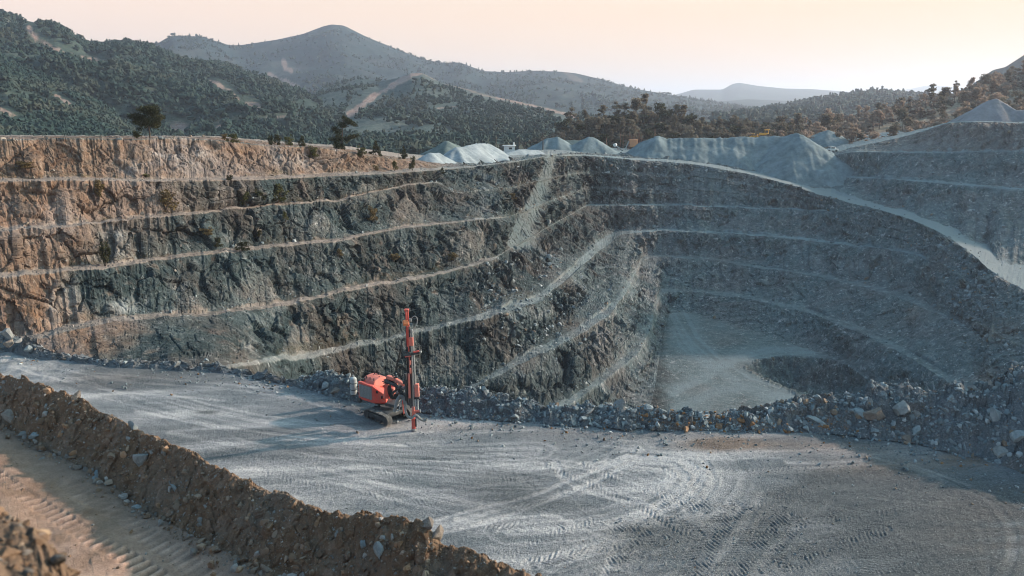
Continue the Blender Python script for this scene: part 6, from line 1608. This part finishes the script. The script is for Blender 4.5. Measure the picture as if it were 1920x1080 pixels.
mb = MB(); mb.bar(cb + Vector((2, 0, 2.4)), cb + Vector((3.6, -1, 0)), .9, .5); mb.bar(cb + Vector((-1.7, -1, 4)), cb + Vector((-3.0, -1, 1)), .5, .3); mb.build('chute', STEEL, cru, O)
mb = MB()
for x, h in ((-1.4, 7.5), (.2, 6.6), (1.7, 7.8), (3.0, 5.5)):
    mb.bar(cb + Vector((x, .8, 0)), cb + Vector((x, .8, h)), .14, bev=0); mb.bar(cb + Vector((x + .5, .8, 0)), cb + Vector((x + .5, .8, h * .92)), .1, bev=0)
for z in (3, 4.6, 6): mb.bar(cb + Vector((-1.4, .8, z)), cb + Vector((2.2, .8, z)), .1, bev=0)
mb.build('mast_rails', RUSTY, cru, O)
cv_ = at(1164, 287, 280); con = empty('conveyor', cv_, 'small inclined conveyor with white round head left of the crusher', 'conveyor'); O = cv_
mb = MB(); mb.bar(cv_ + Vector((1.6, 0, .2)), cv_ + Vector((-2.0, -1, 2.6)), .7, .35); mb.build('belt_frame', STEEL, con, O)
mb = MB(); mb.cyl(cv_ + Vector((-2.4, -1.5, 2.8)), cv_ + Vector((-1.9, -.5, 2.8)), .55, seg=18); mb.build('head_drum', WHITE, con, O)
mb = MB(); mb.bar(cv_ + Vector((-.8, 0, 0)), cv_ + Vector((-1.2, -.5, 2)), .16); mb.bar(cv_ + Vector((.4, 0, -.2)), cv_ + Vector((.2, 0, 1)), .16); mb.bar(cv_ + Vector((-.2, .6, 0)), cv_ + Vector((-.2, .6, 6.6)), .16, bev=0); mb.bar(cv_ + Vector((.8, .6, 0)), cv_ + Vector((.8, .6, 6.4)), .12, bev=0); mb.build('support_legs', RUSTY, con, O)
for px, yb, yt, D, lab, mt in ((930, 284, 256, 232, 'dark utility pole behind the long pale stockpile', BARK), (1018, 276, 247, 255, 'dark utility pole left of the twin grey heaps', BARK), (1058, 270, 244, 268, 'slim dark pole above the twin grey heaps', BARK), (1137, 285, 258, 285, 'rusty post between the right cone and the conveyor', RUSTY), (1228, 262, 241, 280, 'rusty red post at the left end of the huge stockpile', RUSTY), (1212, 284, 262, 285, 'short rusty post right of the crusher', RUSTY), (973, 280, 255, 250, 'thin dark pole behind the smaller pale stockpile', BARK)):
    b_ = at(px, yb + 6, D); t_ = at(px, yt, D); o = empty('utility_pole' if mt is BARK else 'steel_post', b_, lab, 'pole')
    mb = MB(); mb.cyl(b_, t_, .17, .11, 8); mb.build('pole', mt, o, b_)
    mb = MB(); k_ = t_ - Vector((0, 0, .5)); w_ = 1.0 if mt is BARK else .35; mb.bar(k_ - Vector((w_, 0, 0)), k_ + Vector((w_, 0, 0)), .1, bev=0); mb.build('crossarm', mt, o, b_)
hb_ = at(955, 287, 222); hut = empty('site_hut', hb_, 'small white hut with flat roof behind the pale stockpiles', 'hut'); O = hb_
mb = MB(); mb.box(hb_ + Vector((0, 0, 1)), (3.0, 2.4, 1.9)); mb.build('wall', WHITE, hut, O)
mb = MB(); mb.box(hb_ + Vector((0, 0, 2.03)), (3.7, 2.9, .16)); mb.build('roof', WHITE, hut, O)
mb = MB(); mb.box(hb_ + Vector((.3, -1.21, 1.3)), (.8, .05, .5), bev=0); mb.build('window', GLASS, hut, O)
mb = MB(); mb.cyl(hb_ + Vector((1.2, 0, 2.1)), hb_ + Vector((1.2, 0, 2.9)), .22); mb.build('water_drum', WHITE, hut, O)

def dozer(px, py, D, sc, label, rz):
    p = at(px, py, D); o = empty('bulldozer' if sc > .9 else 'wheel_loader', p, label, 'bulldozer' if sc > .9 else 'loader', rz=rz); o.scale = (sc,) * 3
    if sc > .9:
        for s__ in (-1, 1):
            mb = MB(); mb.box((0, s__ * 1.0, .5), (3.4, .55, 1.0), bev=.3, seg=4); mb.build('crawler_track', DARK, o)
        mb = MB(); mb.box((.6, 0, 1.25), (2.4, 1.3, 1.0), bev=.08); mb.build('engine_hood', YELLOW, o)
        c_ = MB(); c_.box((-.7, 0, 2.1), (1.3, 1.5, 1.5), bev=.08); cab = c_.build('cab', YELLOW, o)
        mb = MB(); mb.box((-.7, 0, 2.25), (1.34, 1.2, .8), bev=.03); mb.box((-.7, 0, 2.25), (1.0, 1.54, .8), bev=.03); mb.build('window', GLASS, cab)
        mb = MB(); mb.box((-.7, 0, 2.92), (1.7, 1.8, .14)); mb.build('roof', YELLOW, cab)
        mb = MB(); mb.box((2.3, 0, .75), (.18, 3.2, 1.2), bev=.05); mb.bar((2.3, 1, .5), (.2, 1.2, .6), .2); mb.bar((2.3, -1, .5), (.2, -1.2, .6), .2); mb.build('blade', YELLOW, o)
        mb = MB(); mb.cyl((.8, .3, 1.7), (.8, .3, 2.6), .09); mb.build('exhaust', DARK, o)
    else:
        for x in (-1, 1.1):
            for s__ in (-1, 1):
                mb = MB(); mb.cyl((x, s__ * .75, .6), (x, s__ * 1.2, .6), .6, seg=20); mb.build('wheel', BLACK, o)
        mb = MB(); mb.box((-1.0, 0, 1.2), (1.8, 1.4, .9), bev=.08); mb.box((.7, 0, .9), (1.6, .9, .5), bev=.05); mb.build('body', YELLOW, o)
        mb = MB(); mb.box((-.1, 0, 1.9), (1.0, 1.2, 1.1), bev=.06); cab = mb.build('cab', YELLOW, o)
        mb = MB(); mb.box((-.1, 0, 2.0), (1.04, 1.0, .6), bev=.02); mb.box((-.1, 0, 2.0), (.8, 1.24, .6), bev=.02); mb.build('window', GLASS, cab)
        mb = MB(); mb.bar((.6, .4, 1.4), (2.4, .4, .7), .2); mb.bar((.6, -.4, 1.4), (2.4, -.4, .7), .2); mb.build('lift_arm', YELLOW, o)
        mb = MB(); mb.prism([(2.2, -1.3), (3.0, -1.3), (3.0, 1.3), (2.2, 1.3)], .1, .9, .05, 1); mb.build('bucket', YELLOW, o)
dozer(1433, 259, 268, .95, 'orange yellow bulldozer with tall cab on top of the huge stockpile', R(160))
dozer(1411, 262, 268, .8, 'small orange loader left of the bulldozer on the huge stockpile', R(200))
vp = at(1558, 285, 262); van = empty('pickup_truck', vp, 'small white pickup parked below the grey stockpile at right', 'pickup truck', rz=R(15))
mb = MB(); mb.prism([(-2.2, -.85), (2.2, -.85), (2.2, .85), (-2.2, .85)], .45, 1.0, .08, 2); mb.build('body', WHITE, van)
mb = MB(); mb.box((.2, 0, 1.3), (1.9, 1.5, .7), bev=.15, seg=3); cab = mb.build('cab', WHITE, van)
mb = MB(); mb.box((.2, 0, 1.35), (1.94, 1.2, .4), bev=.05); mb.box((.2, 0, 1.35), (1.5, 1.54, .4), bev=.05); mb.build('window', GLASS, cab)
for x in (-1.35, 1.35):
    for s__ in (-1, 1):
        mb = MB(); mb.cyl((x, s__ * .62, .38), (x, s__ * .88, .38), .38, seg=18); mb.build('wheel', BLACK, van)
# ------------------------------------------------------------------ air between here and the far hills
hz = bpy.data.materials.new('haze'); hz.use_nodes = True
ht_ = hz.node_tree; ht_.nodes.clear()
ho = ht_.nodes.new('ShaderNodeOutputMaterial'); hv = ht_.nodes.new('ShaderNodeVolumePrincipled')
hv.inputs['Color'].default_value = (0.78, 0.82, 0.98, 1)
hv.inputs['Density'].default_value = 0.00016
hv.inputs['Anisotropy'].default_value = 0.32
ht_.links.new(hv.outputs[0], ho.inputs['Volume'])
hx, hy0, hy1, hz0, hz1 = 14500, -500, 14500, -45, 330
hvx = [(x, y, z) for z in (hz0, hz1) for y in (hy0, hy1) for x in (-hx, hx)]
ob = mesh_obj('haze', hvx, np.array([(0, 2, 3, 1), (4, 5, 7, 6), (0, 1, 5, 4), (2, 6, 7, 3), (0, 4, 6, 2), (1, 3, 7, 5)]), hz, kind='stuff')
